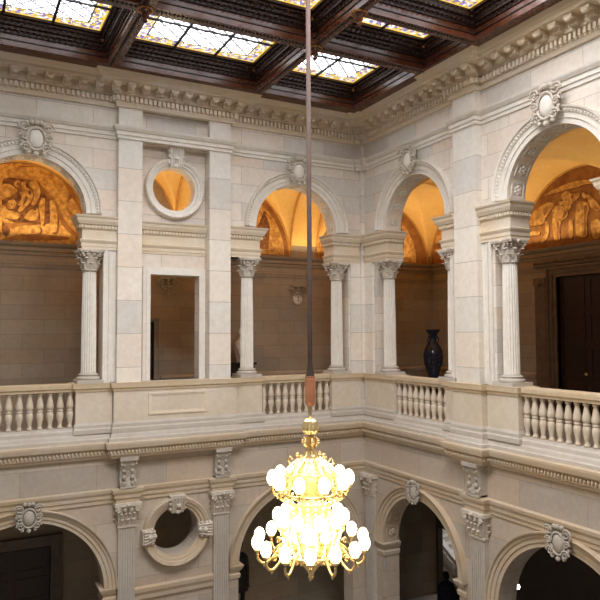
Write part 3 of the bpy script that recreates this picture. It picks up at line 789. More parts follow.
TENT = {'D':[[(-0.47,1.5),(-0.33,1.58),(0.06,1.58),(0.38,1.55),(0.43,1.42),(0.59,1.23),(0.7,1.12),(0.66,1.04),(0.71,0.52),(0.45,0.46),(-0.45,0.47)],[(-0.45,0.51),(-0.24,0.29),(-0.31,0.11),(-0.45,0.18)]],'L':[[(-0.47,1.41),(-0.26,1.41),(-0.09,1.26),(-0.25,1.11),(-0.39,1.06),(-0.46,0.98)],[(-0.13,1.53),(-0.05,1.5),(-0.06,1.4),(-0.14,1.34),(-0.21,1.42)],[(-0.04,1.49),(0.07,1.5),(0.07,1.36),(0.21,1.32),(0.25,1.16),(0.18,1.0),(-0.03,0.73),(-0.12,0.75),(0.0,0.98),(0.07,1.16),(-0.01,1.3)],[(0.16,1.52),(0.3,1.57),(0.4,1.42),(0.42,1.24),(0.35,1.05),(0.26,0.9),(0.2,0.96),(0.28,1.16),(0.24,1.34),(0.15,1.41)],[(0.08,0.69),(0.22,0.84),(0.35,0.87),(0.38,0.74),(0.35,0.57),(0.19,0.53),(0.04,0.59)],[(0.44,1.12),(0.53,1.15),(0.52,0.95),(0.51,0.47),(0.43,0.46),(0.41,0.74),(0.37,0.93)],[(-0.37,0.89),(-0.3,1.02),(-0.18,1.04),(-0.12,0.94),(-0.18,0.82),(-0.3,0.78)],[(-0.46,0.9),(-0.38,0.87),(-0.32,0.76),(-0.14,0.73),(-0.03,0.69),(-0.1,0.54),(-0.35,0.56),(-0.45,0.59)],[(-0.2,0.39),(0.41,0.47),(0.44,0.23),(-0.06,0.17)],[(0.62,1.08),(0.74,1.13),(0.83,0.69),(0.82,0.29),(0.64,0.28),(0.65,0.76)],[(-0.09,1.24),(0.11,1.26),(0.14,1.11),(-0.03,0.9),(-0.12,0.91),(0.0,1.1)]],'M':[[(-0.12,1.88),(0.26,1.92),(0.26,1.89),(-0.12,1.85)],[(0.38,1.53),(0.48,1.4),(0.62,1.22),(0.76,1.12),(0.71,1.08),(0.55,1.19),(0.42,1.36)],[(0.74,1.1),(0.81,1.05),(0.92,0.7),(1.13,0.43),(1.48,0.17),(1.4,0.1),(1.07,0.33),(0.85,0.61)],[(0.9,1.65),(1.0,1.6),(1.2,1.37),(1.44,0.86),(1.39,0.83),(1.15,1.25)],[(1.14,1.34),(1.24,1.26),(1.0,1.05),(1.07,1.18)],[(-0.45,0.45),(-0.24,0.44),(0.08,0.49),(0.45,0.46),(-0.06,0.39),(-0.24,0.29)],[(-0.06,0.17),(0.45,0.22),(1.13,0.21),(1.09,0.11),(-0.44,0.01),(-0.45,0.05)],[(0.44,1.98),(0.73,1.89),(0.99,1.72),(0.92,1.69),(0.69,1.83)],[(1.02,1.03),(1.16,0.8),(1.28,0.73),(1.2,0.64),(1.06,0.83)]],'D2':[[(-0.14,1.46),(-0.05,1.46),(-0.07,1.39),(-0.13,1.39)],[(0.07,1.16),(0.14,1.11),(0.07,0.97),(0.0,0.88)],[(0.28,0.89),(0.34,0.84),(0.31,0.8),(0.22,0.82)],[(1.16,0.64),(1.3,0.77),(1.36,0.7),(1.28,0.56)],[(-0.25,0.96),(-0.21,0.9),(-0.25,0.87)],[(0.12,1.31),(0.21,1.29),(0.18,1.16),(0.14,1.21)]]}
GROUP = {'D':[],'L':[[(-1.22,1.45),(-0.81,1.57),(-0.33,1.64),(0.09,1.63),(0.58,1.48),(0.58,1.37),(0.18,1.51),(-0.1,1.47),(-0.47,1.47),(-0.97,1.44)],[(-1.82,0.88),(-1.6,1.05),(-1.33,1.18),(-1.02,1.25),(-0.82,1.17),(-0.98,0.99),(-1.14,0.85),(-1.24,0.66),(-1.72,0.69)],[(-1.78,0.53),(-1.35,0.51),(-1.36,0.39),(-1.73,0.42)],[(-0.93,1.02),(-0.78,1.12),(-0.54,1.04),(-0.4,0.89),(-0.45,0.74),(-0.62,0.69),(-0.7,0.5),(-0.68,0.14),(-0.88,0.16),(-0.92,0.57),(-0.93,0.82)],[(-0.7,1.23),(-0.53,1.2),(-0.52,1.08),(-0.67,1.08)],[(-0.62,1.37),(-0.43,1.46),(-0.29,1.31),(-0.01,1.32),(-0.06,1.19),(-0.3,1.07),(-0.35,0.89),(-0.54,1.04),(-0.6,1.21)],[(-0.16,1.01),(-0.02,1.1),(0.2,1.02),(0.24,0.82),(0.15,0.65),(0.16,0.15),(0.0,0.13),(-0.18,0.23),(-0.19,0.62)],[(0.04,1.31),(0.17,1.29),(0.21,1.19),(0.13,1.12),(0.04,1.19)],[(0.17,1.28),(0.3,1.16),(0.51,0.93),(0.56,0.85),(0.56,0.71),(0.33,0.81),(0.21,1.01)],[(0.28,0.55),(0.55,0.54),(0.54,0.06),(0.35,0.04),(0.27,0.28)],[(-0.4,0.66),(-0.26,0.67),(-0.28,0.16),(-0.4,0.14)],[(-1.19,0.78),(-1.04,0.67),(-1.05,0.35),(-1.26,0.13),(-1.36,0.18),(-1.15,0.44)]],'M':[[(-1.88,0.8),(-1.66,1.02),(-1.72,0.69),(-1.76,0.36),(-1.87,0.29)],[(-0.53,0.96),(-0.41,0.88),(-0.5,0.75),(-0.59,0.72)],[(-0.79,0.72),(-0.68,0.62),(-0.72,0.18),(-0.78,0.19)],[(0.09,0.97),(0.21,0.94),(0.13,0.65),(0.13,0.19),(0.05,0.18),(0.09,0.58)],[(-1.23,1.08),(-1.08,1.17),(-1.03,1.04),(-1.19,0.86)],[(0.42,0.91),(0.56,0.77),(0.56,0.71),(0.38,0.82)],[(-1.52,0.16),(0.54,0.04),(0.53,-0.04),(-1.52,0.06)]],'D2':[[(0.06,1.31),(0.17,1.32),(0.23,1.23),(0.18,1.21),(0.1,1.27)],[(-0.68,1.26),(-0.55,1.24),(-0.53,1.18),(-0.67,1.19)],[(-0.27,1.31),(-0.2,1.26),(-0.25,1.18),(-0.3,1.23)],[(-0.09,0.88),(-0.03,0.85),(-0.06,0.8)]]}
def painted(S, g, b):
    def inside(p):
        for _ in range(2):
            q = []
            for i in range(len(p)):
                (ax, az), (bx, bz) = p[i], p[(i+1) % len(p)]
                q += [(ax*.8+bx*.2, az*.8+bz*.2), (ax*.2+bx*.8, az*.2+bz*.8)]
            p = q
        return [(x, max(.02, z)) for x, z in p]
    for key, mat, o in (('D','paintdark',.014),('L','paintlight',.020),('M','paintmid',.024),('D2','paintdark',.028)):
        for k, p in enumerate(S[key]):
            if key == 'L': poly(b['paintdark'], g, inside([(x+.045, z-.035) for x, z in p]), o-.003)
            poly(b[mat], g, inside(p), o+.0002*k)
def tent(g, b):
    painted(TENT, g, b)
    for x, z, k, ln in ((-.95,.62,1.0,-.3),(-1.3,.5,.9,.5)): figure(g, b, x, z, k, ln, o=.03)
def group(g, b):
    poly(b['paintdark'], g, [(1.88*cos(a), .02+1.7*sin(a)) for a in [pi*i/30 for i in range(31)]], .010)
    painted(GROUP, g, b)
    for x, z, k, ln in ((.95,.62,1.0,-.2),(1.35,.5,.9,.3)): figure(g, b, x, z, k, ln, o=.035)
def single(g, b):
    D, L_, Md = b['paintdark'], b['paintlight'], b['paintmid']
    poly(L_, g, [(1.62*cos(a), .05+1.72*sin(a)) for a in [pi*i/30 for i in range(31)]], .015)
    limb(D, g, [(-.2,.25),(.15,.20),(.5,.35),(.85,.9),(1.0,1.3)], .10, .05, .018)
    poly(D, g, [(.75,.2),(1.1,.2),(1.15,.9),(1.0,1.25),(.85,.8)], .019)
    figure(g, b, .55, .70, .85, .3, ((-.35,.3),(.35,.5)), .024); figure(g, b, -.3, .6, .8, -.2, o=.035); figure(g, b, -.95, .55, .7, .1, o=.045)
    poly(L_, g, [(1.2,.15),(1.45,.15),(1.38,.9),(1.12,1.2)], .022)
gm = lambda cx: (lambda x, o, z: V((cx+x, GL-.004-o, ZV+.01+z)))
gr = lambda cy: (lambda x, o, z: V((GR-.004-o, cy-x, ZV+.01+z)))
mural(gm(-8.05), 1.68, 1.96, 0, 'ochre lunette mural of figures under a draped tent at far left', tent, 'paintlight')
mural(gm(-2.45), 1.76, 1.96, 0, 'ochre lunette mural with brown figures seen through the arch behind the rod', single)
mural(gr(-3.0), 1.95, 1.96, 0, 'ochre lunette mural of standing figures above the dark door at right', group)
mural(gm(2.45), 2.06, 1.96, 0, 'shadowy ochre lunette mural left of the gallery corner above the vase', single)
mural(gr(1.1), 1.86, 1.96, 0, 'shadowy ochre lunette mural right of the gallery corner above the vase', group)

# ------------------------------------------------------------------ gallery doors and furniture
def door(nm, f, a0, a1, z0, z1, rows, handle=None, mat='door'):
    bm = B(); box(bm, f, a0, a1, -.14, -.09, z0, z1)
    t = obj(nm, bm, M[mat]); t['kind'] = 'structure'
    n = 2; bm = B()
    for i in range(n):
        for j in range(rows):
            x0 = a0+(a1-a0)*i/n+.07; x1 = a0+(a1-a0)*(i+1)/n-.07; y0 = z0+(z1-z0)*j/rows+.07; y1 = z0+(z1-z0)*(j+1)/rows-.07
            plate(bm, f, [(x0,y0),(x1,y0),(x1,y1),(x0,y1)], [[(x0+.05,y0+.05),(x1-.05,y0+.05),(x1-.05,y1-.05),(x0+.05,y1-.05)]], -.10, -.07)
    obj('door_panel', bm, M[mat], t)
    bm = B(); ball(bm, ((a0+a1)/2+.06, -.06, z0+1.05), .04, f=f); obj('door_handle', bm, M['gold'], t)
    return t
def frame(f, a0, a1, z0, z1, w, lab, mat='doorframe', cap=True):
    t = thing('door_surround', lab, 'door frame', f((a0+a1)/2, 0, z0))
    bm = B()
    for b0, b1, d in ((0, w*.35, .05), (w*.35, w*.75, .08), (w*.75, w, .12)):
        plate(bm, f, [(a0-b1,z0),(a0-b1,z1+b1),(a1+b1,z1+b1),(a1+b1,z0),(a1+b0,z0),(a1+b0,z1+b0),(a0-b0,z1+b0),(a0-b0,z0)], [], -.15 if b0 == 0 else -.01, d)
    obj('architrave', bm, M[mat], t)
    if cap:
        bm = B(); box(bm, f, a0-w-.08, a1+w+.08, 0, .20, z1+w+.14, z1+w+.22); box(bm, f, a0-w, a1+w, 0, .10, z1+w, z1+w+.14); obj('lintel_cornice', bm, M[mat], t)
    return t
door('door_1', fr, -3.88, -2.15, .02, 3.62, 4)
t = frame(fr, -3.88, -2.15, 0, 3.62, .28, 'brown stone surround of the tall dark door in the right gallery', cap=False)
for a0, a1 in ((-1.86,-1.50), (-4.53,-4.17)):
    bm = B(); box(bm, fr, a0, a1, 0, .12, 0, 3.42); box(bm, fr, a0-.02, a1+.02, 0, .16, 3.42, 3.62)
    ball(bm, ((a0+a1)/2, .16, 3.50), .10, f=fr, u=8, v=6, sc=(1,.6,1)); obj('side_pilaster', bm, M['doorframe'], t)
bm = B(); box(bm, fr, -4.6, -1.45, 0, .10, 3.92, 4.12)
for i in range(36): ball(bm, (-4.5+3.0*i/35, .10, 4.02), .035, f=fr, u=6, v=4)
obj('carved_frieze', bm, M['doorframe'], t)
door('door_2', fb, -5.75, -4.74, .02, 2.47, 3)
frame(fb, -5.75, -4.74, 0, 2.47, .14, 'tan stone door surround glimpsed through the rectangular opening', 'inner', cap=False)
door('door_3', fb, -9.0, -7.27, G0, -3.02, 5)
frame(fb, -9.0, -7.27, G0, -3.02, .26, 'brown door surround inside the far left lower arch', 'doorframe', cap=False)

def corbel(x, z, lab, kind=0):
    t = thing('wall_corbel', lab, 'wall ornament', (x, GL-.05, z))
    g = lambda a, y, q: fb(x+a, y, z+q)
    bm = B(); box(bm, g, -.22, .22, 0, .14, .12, .17)
    for sx in (-1, 1):
        h = lambda a, y, q, sx=sx: g(sx*.2+a, .08+y, .02+q); spiral(bm, h, .09, .025, flip=sx)
        h = lambda a, y, q, sx=sx: g(sx*.10+a, .08+y, -.12+q); spiral(bm, h, .07, .02, flip=sx)
    for i in range(5): ball(bm, (0, .08, .08-i*.09), .055-.006*i, f=g, u=7, v=5)
    obj('scrollwork', bm, M['darkcarved'] if kind == 0 else M['inner'], t)
    if kind:
        bm = B(); ball(bm, (0,.04,-.22), 1, f=g, sc=(.16,.05,.2)); obj('shield', bm, M['smooth'], t)
corbel(-4.38, 3.52, 'dark scrolled wall ornament seen through the rectangular opening')
corbel(-.40, 3.42, 'pale garlanded wall corbel with a small shield behind the chandelier rod', 1)

# blue vase on its stand
vx, vy = 3.75, 1.78
t = thing('porcelain_vase', 'tall dark blue patterned porcelain vase in the gallery corner', 'vase', (vx, vy, .72))
bm = B(); lathe(bm, [(.15,.72),(.17,.76),(.16,.82),(.20,.95),(.29,1.2),(.31,1.42),(.28,1.62),(.19,1.78),(.125,1.86),(.11,1.98),(.13,2.10),(.22,2.22),(.23,2.25),(.20,2.25),(.10,2.1)], (vx,vy), 32); obj('body', bm, M['porcelain'], t, smooth=True)
bm = B()
for i in range(26):
    a = random.uniform(0, 2*pi); z = random.uniform(.95, 1.7); r = .30 if 1.1 < z < 1.55 else .245
    ball(bm, (vx+r*cos(a), vy+r*sin(a), z), random.uniform(.014,.03), u=6, v=4)
obj('painted_blossom', bm, plain('pale_blue_glaze', (.10,.13,.22), rough=.3), t)
for sx in (-1, 1):
    bm = B(); tube(bm, [(vx+sx*(.12+.1*sin(pi*i/8)), vy, 1.80+.25*i/8) for i in range(9)], .02, 6); obj('handle', bm, M['porcelain'], t)
t = thing('vase_stand', 'low dark stand underneath the blue vase', 'stand', (vx, vy, 0))
bm = B(); box(bm, ident, vx-.25, vx+.25, vy-.25, vy+.25, .66, .72); box(bm, ident, vx-.22, vx+.22, vy-.22, vy+.22, 0, .06); obj('top_and_foot', bm, M['door'], t)
bm = B(); lathe(bm, [(.16,.06),(.13,.2),(.18,.5),(.2,.66)], (vx,vy), 20); obj('shaft', bm, M['door'], t)

# ------------------------------------------------------------------ figures (skin modifier)
def skinned(name, verts, edges, mat, parent, root=0, sub=2, label=None):
    me = bpy.data.meshes.new(name); inv = root_of(parent).inverted()
    me.from_pydata([inv @ V(v[:3]) for v in verts], edges, []); me.materials.append(mat)
    o = bpy.data.objects.new(name, me); link(o); o.parent = parent
    md = o.modifiers.new('skin', 'SKIN'); md.use_smooth_shade = True
    for i, v in enumerate(verts):
        sv = me.skin_vertices[0].data[i]; sv.radius = (v[3], v[4] if len(v) > 4 else v[3]); sv.use_root = (i == root)
    s = o.modifiers.new('sub', 'SUBSURF'); s.levels = sub; s.render_levels = sub
    if label: o['label'] = label
    return o
def human(t, px, py, z0, H, mat, yaw, hand=M['bronze'], armpose=0):
    k = H/1.78
    def W(x, y, z):  # x right, y forward
        return (px+k*(x*cos(yaw)-y*sin(yaw)), py+k*(x*sin(yaw)+y*cos(yaw)), z0+k*z)
    pts = [(0,0,.98,.15,.11),(0,0,1.15,.135,.10),(0,.01,1.35,.165,.115),(0,0,1.47,.10,.08),(0,0,1.54,.055),(0,.01,1.62,.078,.09),(0,.015,1.72,.075,.088)]
    E_ = [(0,1),(1,2),(2,3),(3,4),(4,5),(5,6)]
    for sx in (-1, 1):
        b = len(pts)
        pts += [(sx*.10,0,.88,.095),(sx*.11,.01,.50,.06),(sx*.11,-.02,.28,.055),(sx*.12,-.02,.08,.04),(sx*.13,.14,.035,.035)]
        E_ += [(0,b),(b,b+1),(b+1,b+2),(b+2,b+3),(b+3,b+4)]
        a = len(pts)
        hx = (.24, .02, .80) if not (armpose and sx > 0) else (.20, .22, 1.12)
        ex = (.25, -.03, 1.10) if not (armpose and sx > 0) else (.27, -.02, 1.12)
        pts += [(sx*.19,0,1.42,.065),(sx*ex[0],ex[1],ex[2],.045),(sx*hx[0],hx[1],hx[2],.030),(sx*hx[0],hx[1]+.02,hx[2]-.08,.038,.022)]
        E_ += [(3,a),(a,a+1),(a+1,a+2),(a+2,a+3)]
        for q in range(4):
            c = len(pts); fx = hx[0]-.028+.019*q
            pts += [(sx*fx,hx[1]+.03,hx[2]-.12,.010),(sx*fx,hx[1]+.035,hx[2]-.155,.008)]
            E_ += [(a+3,c),(c,c+1)]
        c = len(pts); pts += [(sx*(hx[0]-.04),hx[1]+.05,hx[2]-.09,.011)]; E_ += [(a+3,c)]
    vs = [(*W(p[0],p[1],p[2]), p[3]*k, (p[4] if len(p) > 4 else p[3])*k) for p in pts]
    o = skinned('body', vs, E_, mat, t)
    return W, k
# dark statue
sx_, sy_ = -3.07, 1.1
zf = -4.86
t = thing('bronze_statue', 'dark bronze standing statue on a plinth inside the lower arch left of the chandelier', 'statue', (sx_, sy_, zf))
W, k = human(t, sx_, sy_, zf, 1.80, M['bronze'], pi)
bm = B(); c = W(0,.02,1.74); ball(bm, c, .105*k, sc=(1,1,.8)); obj('hair', bm, M['bronze'], t, smooth=True)
bm = B(); lathe(bm, [(.27,.62),(.23,.85),(.20,1.02),(.22,1.30),(.17,1.45)], (0,0), 20); bm.transform(Matrix.Translation((sx_, sy_, zf)) @ Matrix.Diagonal((.95,.75,1,1))); obj('tunic', bm, M['bronze'], t, smooth=True)
bm = B(); c = W(0,.13,1.62); ball(bm, c, .018); obj('nose', bm, M['bronze'], t)
t = thing('statue_plinth', 'square stone plinth under the dark bronze statue', 'plinth', (sx_, sy_, G0))
bm = B(); box(bm, ident, sx_-.32, sx_+.32, sy_-.32, sy_+.32, G0+.14, zf-.08); obj('die', bm, M['grey'], t)
bm = B(); box(bm, ident, sx_-.4, sx_+.4, sy_-.4, sy_+.4, G0, G0+.14); box(bm, ident, sx_-.37, sx_+.37, sy_-.37, sy_+.37, zf-.08, zf); obj('mouldings', bm, M['grey'], t)
# person in dark jacket
hx_, hy_ = 3.0, .45
t = thing('person', 'person in a dark navy jacket seen from behind inside the lower right arch', 'person', (hx_, hy_, G0))
W, k = human(t, hx_, hy_, G0, 1.76, M['jacket'], -.3)
bm = B(); ball(bm, W(0,.005,1.68), .112*k, sc=(.88,1,1.12), u=14, v=10); obj('hair', bm, M['hair'], t, smooth=True)
bm = B(); ball(bm, W(0,.045,1.66), .092*k, sc=(.85,.95,1.15), u=14, v=10); ball(bm, W(0,.14,1.65), .018); 
for s_ in (-1, 1): ball(bm, W(s_*.088,.01,1.66), .022)
obj('face', bm, M['skin'], t, smooth=True)
bm = B(); lathe(bm, [(.24,.72),(.21,.95),(.20,1.15),(.235,1.36),(.15,1.47),(.08,1.53)], (0,0), 20); bm.transform(Matrix.Translation((hx_,hy_,G0)) @ Matrix.Rotation(-.3,4,'Z') @ Matrix.Diagonal((1,.68,1,1))); obj('jacket', bm, M['jacket'], t, smooth=True)
# marble figure on dark pedestal behind column
bx_, by_ = -2.44, 2.45
t = thing('marble_bust', 'pale marble draped figure half hidden behind the column left of the rod', 'sculpture', (bx_, by_, 1.36))
bm = B(); lathe(bm, [(.14,1.36),(.12,1.42),(.17,1.6),(.20,1.78),(.17,1.92),(.07,2.0),(.065,2.06)], (bx_,by_), 18)
ball(bm, (bx_, by_, 2.17), .12, sc=(.85,.95,1.15), u=14, v=10); ball(bm, (bx_, by_-.12, 2.15), .02)
obj('body', bm, M['marble'], t, smooth=True)
bm = B()
for i in range(7): tube(bm, [(bx_-.19+.05*i, by_-.15, 1.85-.04*i), (bx_-.12+.05*i, by_-.19, 1.62), (bx_-.05+.03*i, by_-.14, 1.42)], .022, 6)
obj('drapery', bm, M['marble'], t)
t = thing('dark_pedestal', 'dark pedestal carrying the pale marble figure behind the column', 'pedestal', (bx_, by_, 0))
bm = B(); box(bm, ident, bx_-.28, bx_+.28, by_-.28, by_+.28, 0, 1.30); box(bm, ident, bx_-.33, bx_+.33, by_-.33, by_+.33, 1.30, 1.36); obj('block', bm, M['bronze'], t)
# stair and lit wall beyond the lower right opening
bm = B(); box(bm, ident, 8.0, 8.2, 0, 6.0, G0, -2.5); box(bm, ident, 4.95, 8.0, 6.0, 6.2, G0, -2.5); box(bm, ident, 4.95, 8.0, -.2, 0, G0, -2.5); box(bm, ident, 4.95, 8.2, -.2, 6.2, -2.5, -2.4); struct('wall_stair', bm, M['lower'])
bm = B(); box(bm, ident, 4.95, 8.2, -.2, 6.2, G0-.1, G0); struct('floor_stair', bm, M['floor'])
t = thing('stone_stair', 'pale stone stair flight with stepped parapet behind the person', 'stair', (6.0, 3.6, G0))
bm = B()
for i in range(9): box(bm, ident, 5.6, 7.6, 2.0+.28*i, 4.9, G0+.17*i, G0+.17*(i+1))
obj('steps', bm, M['marble'], t)
bm = B()
quadbox(bm, [V((x, y, (-5.55 if y < 3 else -4.3)+dz)) for x in (5.4,5.6) for y in (2.6,4.9) for dz in (-.16,0)]); quadbox(bm, [V((x, y, (-5.9 if y < 3 else -4.65)+dz)) for x in (5.42,5.58) for y in (2.6,4.9) for dz in (-.14,0)]); quadbox(bm, [V((x, y, (-6.25 if y < 3 else -5.0)+dz)) for x in (5.42,5.58) for y in (2.6,4.9) for dz in (-.14,0)])
box(bm, ident, 5.38, 5.66, 2.55, 2.80, G0, G0+1.25); obj('stair_parapet', bm, M['marble'], t)
# tiny lamp at the black arch
lp = V((2.2, -3.6, -3.9))
t = thing('pendant_lamp', 'tiny bright lamp glowing inside the black far right lower arch', 'lamp', (2.0, -3.22, -3.64))
bm = B(); ball(bm, (2.0,-3.22,-3.64), .045, sc=(1,1,1.3)); obj('lamp_glass', bm, M['lamp'], t, smooth=True)
bm = B(); tube(bm, [(2.0,-3.22,-3.58),(2.0,-3.22,-.32)], .008, 6); obj('cord', bm, M['iron'], t)

# ------------------------------------------------------------------ chandelier
cx, cy = -5.02, -6.25
def zc(y): return 2.155-(y-333)/71.6
t = thing('chandelier', 'large gilt chandelier with lit glass globes hanging on a long rod', 'chandelier', (cx, cy, zc(575)))
def lz(prof, seg=24, **k):
    bm = B(); lathe(bm, [(r, z) for r, z in prof], (cx,cy), seg, **k); return bm
obj('rod', lz([(.034,8.2),(.034,zc(380)+.25),(.045,zc(378)+.1),(.045,zc(377))], 12), M['rod'], t, smooth=True)
obj('rod_collar', lz([(.04,zc(366)),(.05,zc(372)),(.062,zc(376)),(.07,zc(377)),(.066,zc(379))], 16), M['rod'], t)
obj('copper_sleeve', lz([(.068,zc(376)),(.074,zc(380)),(.074,zc(402)),(.045,zc(406))], 12), M['copper'], t)
obj('neck', lz([(.02,zc(404)),(.028,zc(408)),(.018,zc(411)),(.03,zc(414)),(.022,zc(416)),(.045,zc(417.5)),(.05,zc(419))], 16), M['gold'], t, smooth=True)
obj('gadrooned_ball', lz([(.05,zc(418)),(.095,zc(421)),(.118,zc(426)),(.122,zc(427.5)),(.116,zc(430)),(.09,zc(433.5)),(.03,zc(435))], 48, flute=16, fd=.010), M['gold'], t)
obj('stem', lz([(.03,zc(434)),(.05,zc(437)),(.035,zc(441)),(.06,zc(448)),(.10,zc(455)),(.13,zc(463)),(.20,zc(470)),(.22,zc(474)),(.16,zc(480)),(.13,zc(490)),(.12,zc(505)),(.16,zc(520)),(.20,zc(532)),(.24,zc(540)),(.28,zc(548)),(.22,zc(556)),(.12,zc(563)),(.05,zc(569)),(.03,zc(572)),(.045,zc(574)),(.01,zc(577))], 32, flute=16, fd=.008), M['gold'], t)
# crown scrolls
for i in range(6):
    a = 2*pi*i/6+.3; u = V((cos(a), sin(a), 0))
    def P(r, y): return V((cx, cy, zc(y))) + u*r
    bm = B(); tube(bm, [P(.04,441), P(.09,437.5), P(.12,440), P(.10,444), P(.06,446), P(.05,450), P(.09,455), P(.15,459), P(.19,458), P(.20,454), P(.17,453)], .018, 6)
    ball(bm, P(.11,441), .03); ball(bm, P(.19,455), .028)
    tube(bm, [P(.12,460), P(.20,464), P(.28,466), P(.33,461), P(.30,457), P(.26,460)], .016, 6)
    obj('crown_scroll', bm, M['gold'], t, smooth=True)
# globe
globe_me = {}
def add_globe(parent, p, k):
    key = round(k, 3)
    if key not in globe_me:
        b = B(); lathe(b, [(.018*k,-.085*k),(.045*k,-.08*k),(.068*k,-.045*k),(.075*k,0),(.066*k,.05*k),(.042*k,.085*k),(.022*k,.10*k)], (0,0), 20)
        bmesh.ops.recalc_face_normals(b, faces=b.faces)
        me = bpy.data.meshes.new('globe'); b.to_mesh(me); b.free(); me.materials.append(M['globe'])
        for q in me.polygons: q.use_smooth = True
        globe_me[key] = me
    o = bpy.data.objects.new('globe', globe_me[key]); link(o); o.parent = parent; o.location = p - root_of(parent).translation
def tier(n, r, yg, r0, y0, off, k, low=12):
    """n curved arms from radius r0 to a globe at radius r, whose centre stands at picture height yg"""
    for i in range(n):
        a = 2*pi*(i+off)/n; u = V((cos(a), sin(a), 0)); w = V((-sin(a), cos(a), 0))
        def P(rr, y): return V((cx, cy, zc(y))) + u*rr
        yb = yg+7.5*k
        bm = B()
        m = (r+r0)/2; d = r-r0
        pts = [P(r0,y0), P(r0+.25*d,y0-4), P(r0+.45*d,y0), P(r0+.62*d,yb+low*.7), P(r0+.82*d,yb+low), P(r0+.98*d,yb+low*.65), P(r,yb)]
        sm = []
        for j in range(len(pts)-1):
            p0, p1, p2, p3 = pts[max(j-1,0)], pts[j], pts[j+1], pts[min(j+2,len(pts)-1)]
            for q in range(4):
                s = q/4; sm.append(.5*((2*p1)+(p2-p0)*s+(2*p0-5*p1+4*p2-p3)*s*s+(3*p1-p0-3*p2+p3)*s**3))
        sm.append(pts[-1]); tube(bm, sm, .020, 6)
        h = lambda x, y, z: P(r0+.38*d, y0+3)+u*x+w*y+V((0,0,z)); spiral(bm, h, .07, .016)
        h = lambda x, y, z: P(r0+.72*d, yb+low*.2)+u*x+w*y+V((0,0,z)); spiral(bm, h, .05, .014, flip=-1)
        lathe(bm, [(.012,0),(.04,.015),(.055,.045),(.05,.05)], f=lambda x, y, z: P(r,yb)+V((x,y,z-.03)), seg=12)
        lathe(bm, [(.004,-.05),(.02,-.03),(.012,0)], f=lambda x, y, z: P(r0+.82*d, yb+low)+V((x,y,z)), seg=8)
        arm = obj('arm', bm, M['gold'], t, smooth=True)
        add_globe(arm, P(r, yg)+V((0,0,0)), k)
tier(10, .53, 477, .16, 474, .25, 1.08, 9)
tier(10, .46, 514, .16, 512, .1, 1.05, 9)
tier(14, .75, 537, .24, 547, .35, 1.02, 13)
tier(8, .28, 530, .10, 530, .4, 1.05, 8)
# rings and crystal festoons
for r, y, th in ((.34,470,.016),(.40,491,.022),(.30,500,.015),(.45,548,.022),(.30,554,.02)):
    bm = B(); tube(bm, [(cx+r*cos(2*pi*i/40), cy+r*sin(2*pi*i/40), zc(y)) for i in range(41)], th, 6)
    for i in range(20): ball(bm, (cx+r*cos(2*pi*i/20), cy+r*sin(2*pi*i/20), zc(y)-.02), .028, u=6, v=4)
    obj('pierced_ring', bm, M['gold'], t, smooth=True)
for (r0, y0, r1, y1, n) in ((.14,458,.34,470,16),(.36,492,.26,528,20),(.42,528,.30,552,20)):
    bm = B()
    for i in range(n):
        a = 2*pi*i/n
        for q in range(8):
            s = q/7; r = r0+(r1-r0)*s + .02*sin(pi*s); ball(bm, (cx+r*cos(a), cy+r*sin(a), zc(y0+(y1-y0)*s)), .017, u=5, v=4)
    obj('crystal_festoon', bm, M['crystal'], t)['kind'] = 'stuff'

# ------------------------------------------------------------------ coffered ceiling and stained glass
ZB = 7.70
def glass_mat(hx, hy, nm):
    m, nt, b = newmat(nm)
    tc = nt.nodes.new('ShaderNodeTexCoord'); s = nt.nodes.new('ShaderNodeSeparateXYZ'); nt.links.new(tc.outputs['Object'], s.inputs[0])
    x, y = s.outputs[0], s.outputs[1]
    ax, ay = math_(nt,'ABSOLUTE',x), math_(nt,'ABSOLUTE',y)
    bw = .26
    e = math_(nt,'MAXIMUM', math_(nt,'SUBTRACT',ax,hx-bw), math_(nt,'SUBTRACT',ay,hy-bw))
    border = math_(nt,'GREATER_THAN', e, 0)
    bline = math_(nt,'LESS_THAN', math_(nt,'ABSOLUTE',e), .016)
    edge = math_(nt,'GREATER_THAN', e, bw-.035)
    def dia(v, p, w): 
        return math_(nt,'LESS_THAN', math_(nt,'PINGPONG', v, p/2), w)
    d1 = dia(math_(nt,'ADD',x,y), .36, .034); d2 = dia(math_(nt,'SUBTRACT',x,y), .36, .034)
    dl = math_(nt,'MAXIMUM', d1, d2)
    clear = mixc(nt, dl, (.93,.95,1.0), (.30,.31,.36))
    vo = N(nt,'ShaderNodeTexVoronoi', Scale=17.0); nt.links.new(tc.outputs['Object'], vo.inputs['Vector'])
    sc = nt.nodes.new('ShaderNodeSeparateColor'); nt.links.new(vo.outputs['Color'], sc.inputs[0])
    pat = ramp(nt, sc.outputs[0], [(0,(.72,.48,.08)),(.24,(.20,.16,.45)),(.42,(.95,.93,.86)),(.76,(.88,.68,.22)),(.86,(.38,.28,.50))], 'CONSTANT')
    ve = N(nt,'ShaderNodeTexVoronoi', Scale=17.0); ve.feature = 'DISTANCE_TO_EDGE'; nt.links.new(tc.outputs['Object'], ve.inputs['Vector'])
    pat = mixc(nt, math_(nt,'LESS_THAN', ve.outputs['Distance'], .028), pat, (.05,.04,.03))
    pat = mixc(nt, edge, pat, (.80,.52,.08))
    col = mixc(nt, border, clear, pat); col = mixc(nt, bline, col, (.04,.03,.02))
    st = math_(nt,'ADD', .95, math_(nt,'MULTIPLY', math_(nt,'MULTIPLY', math_(nt,'SUBTRACT',1.0,dl), math_(nt,'SUBTRACT',1.0,border)), GLASS_E))
    nt.links.new(col, b.inputs['Base Color']); nt.links.new(col, b.inputs['Emission Color']); nt.links.new(st, b.inputs['Emission Strength'])
    b.inputs['Roughness'].default_value = .3
    return m
GLASS_E = 3.2
NY = -12.2
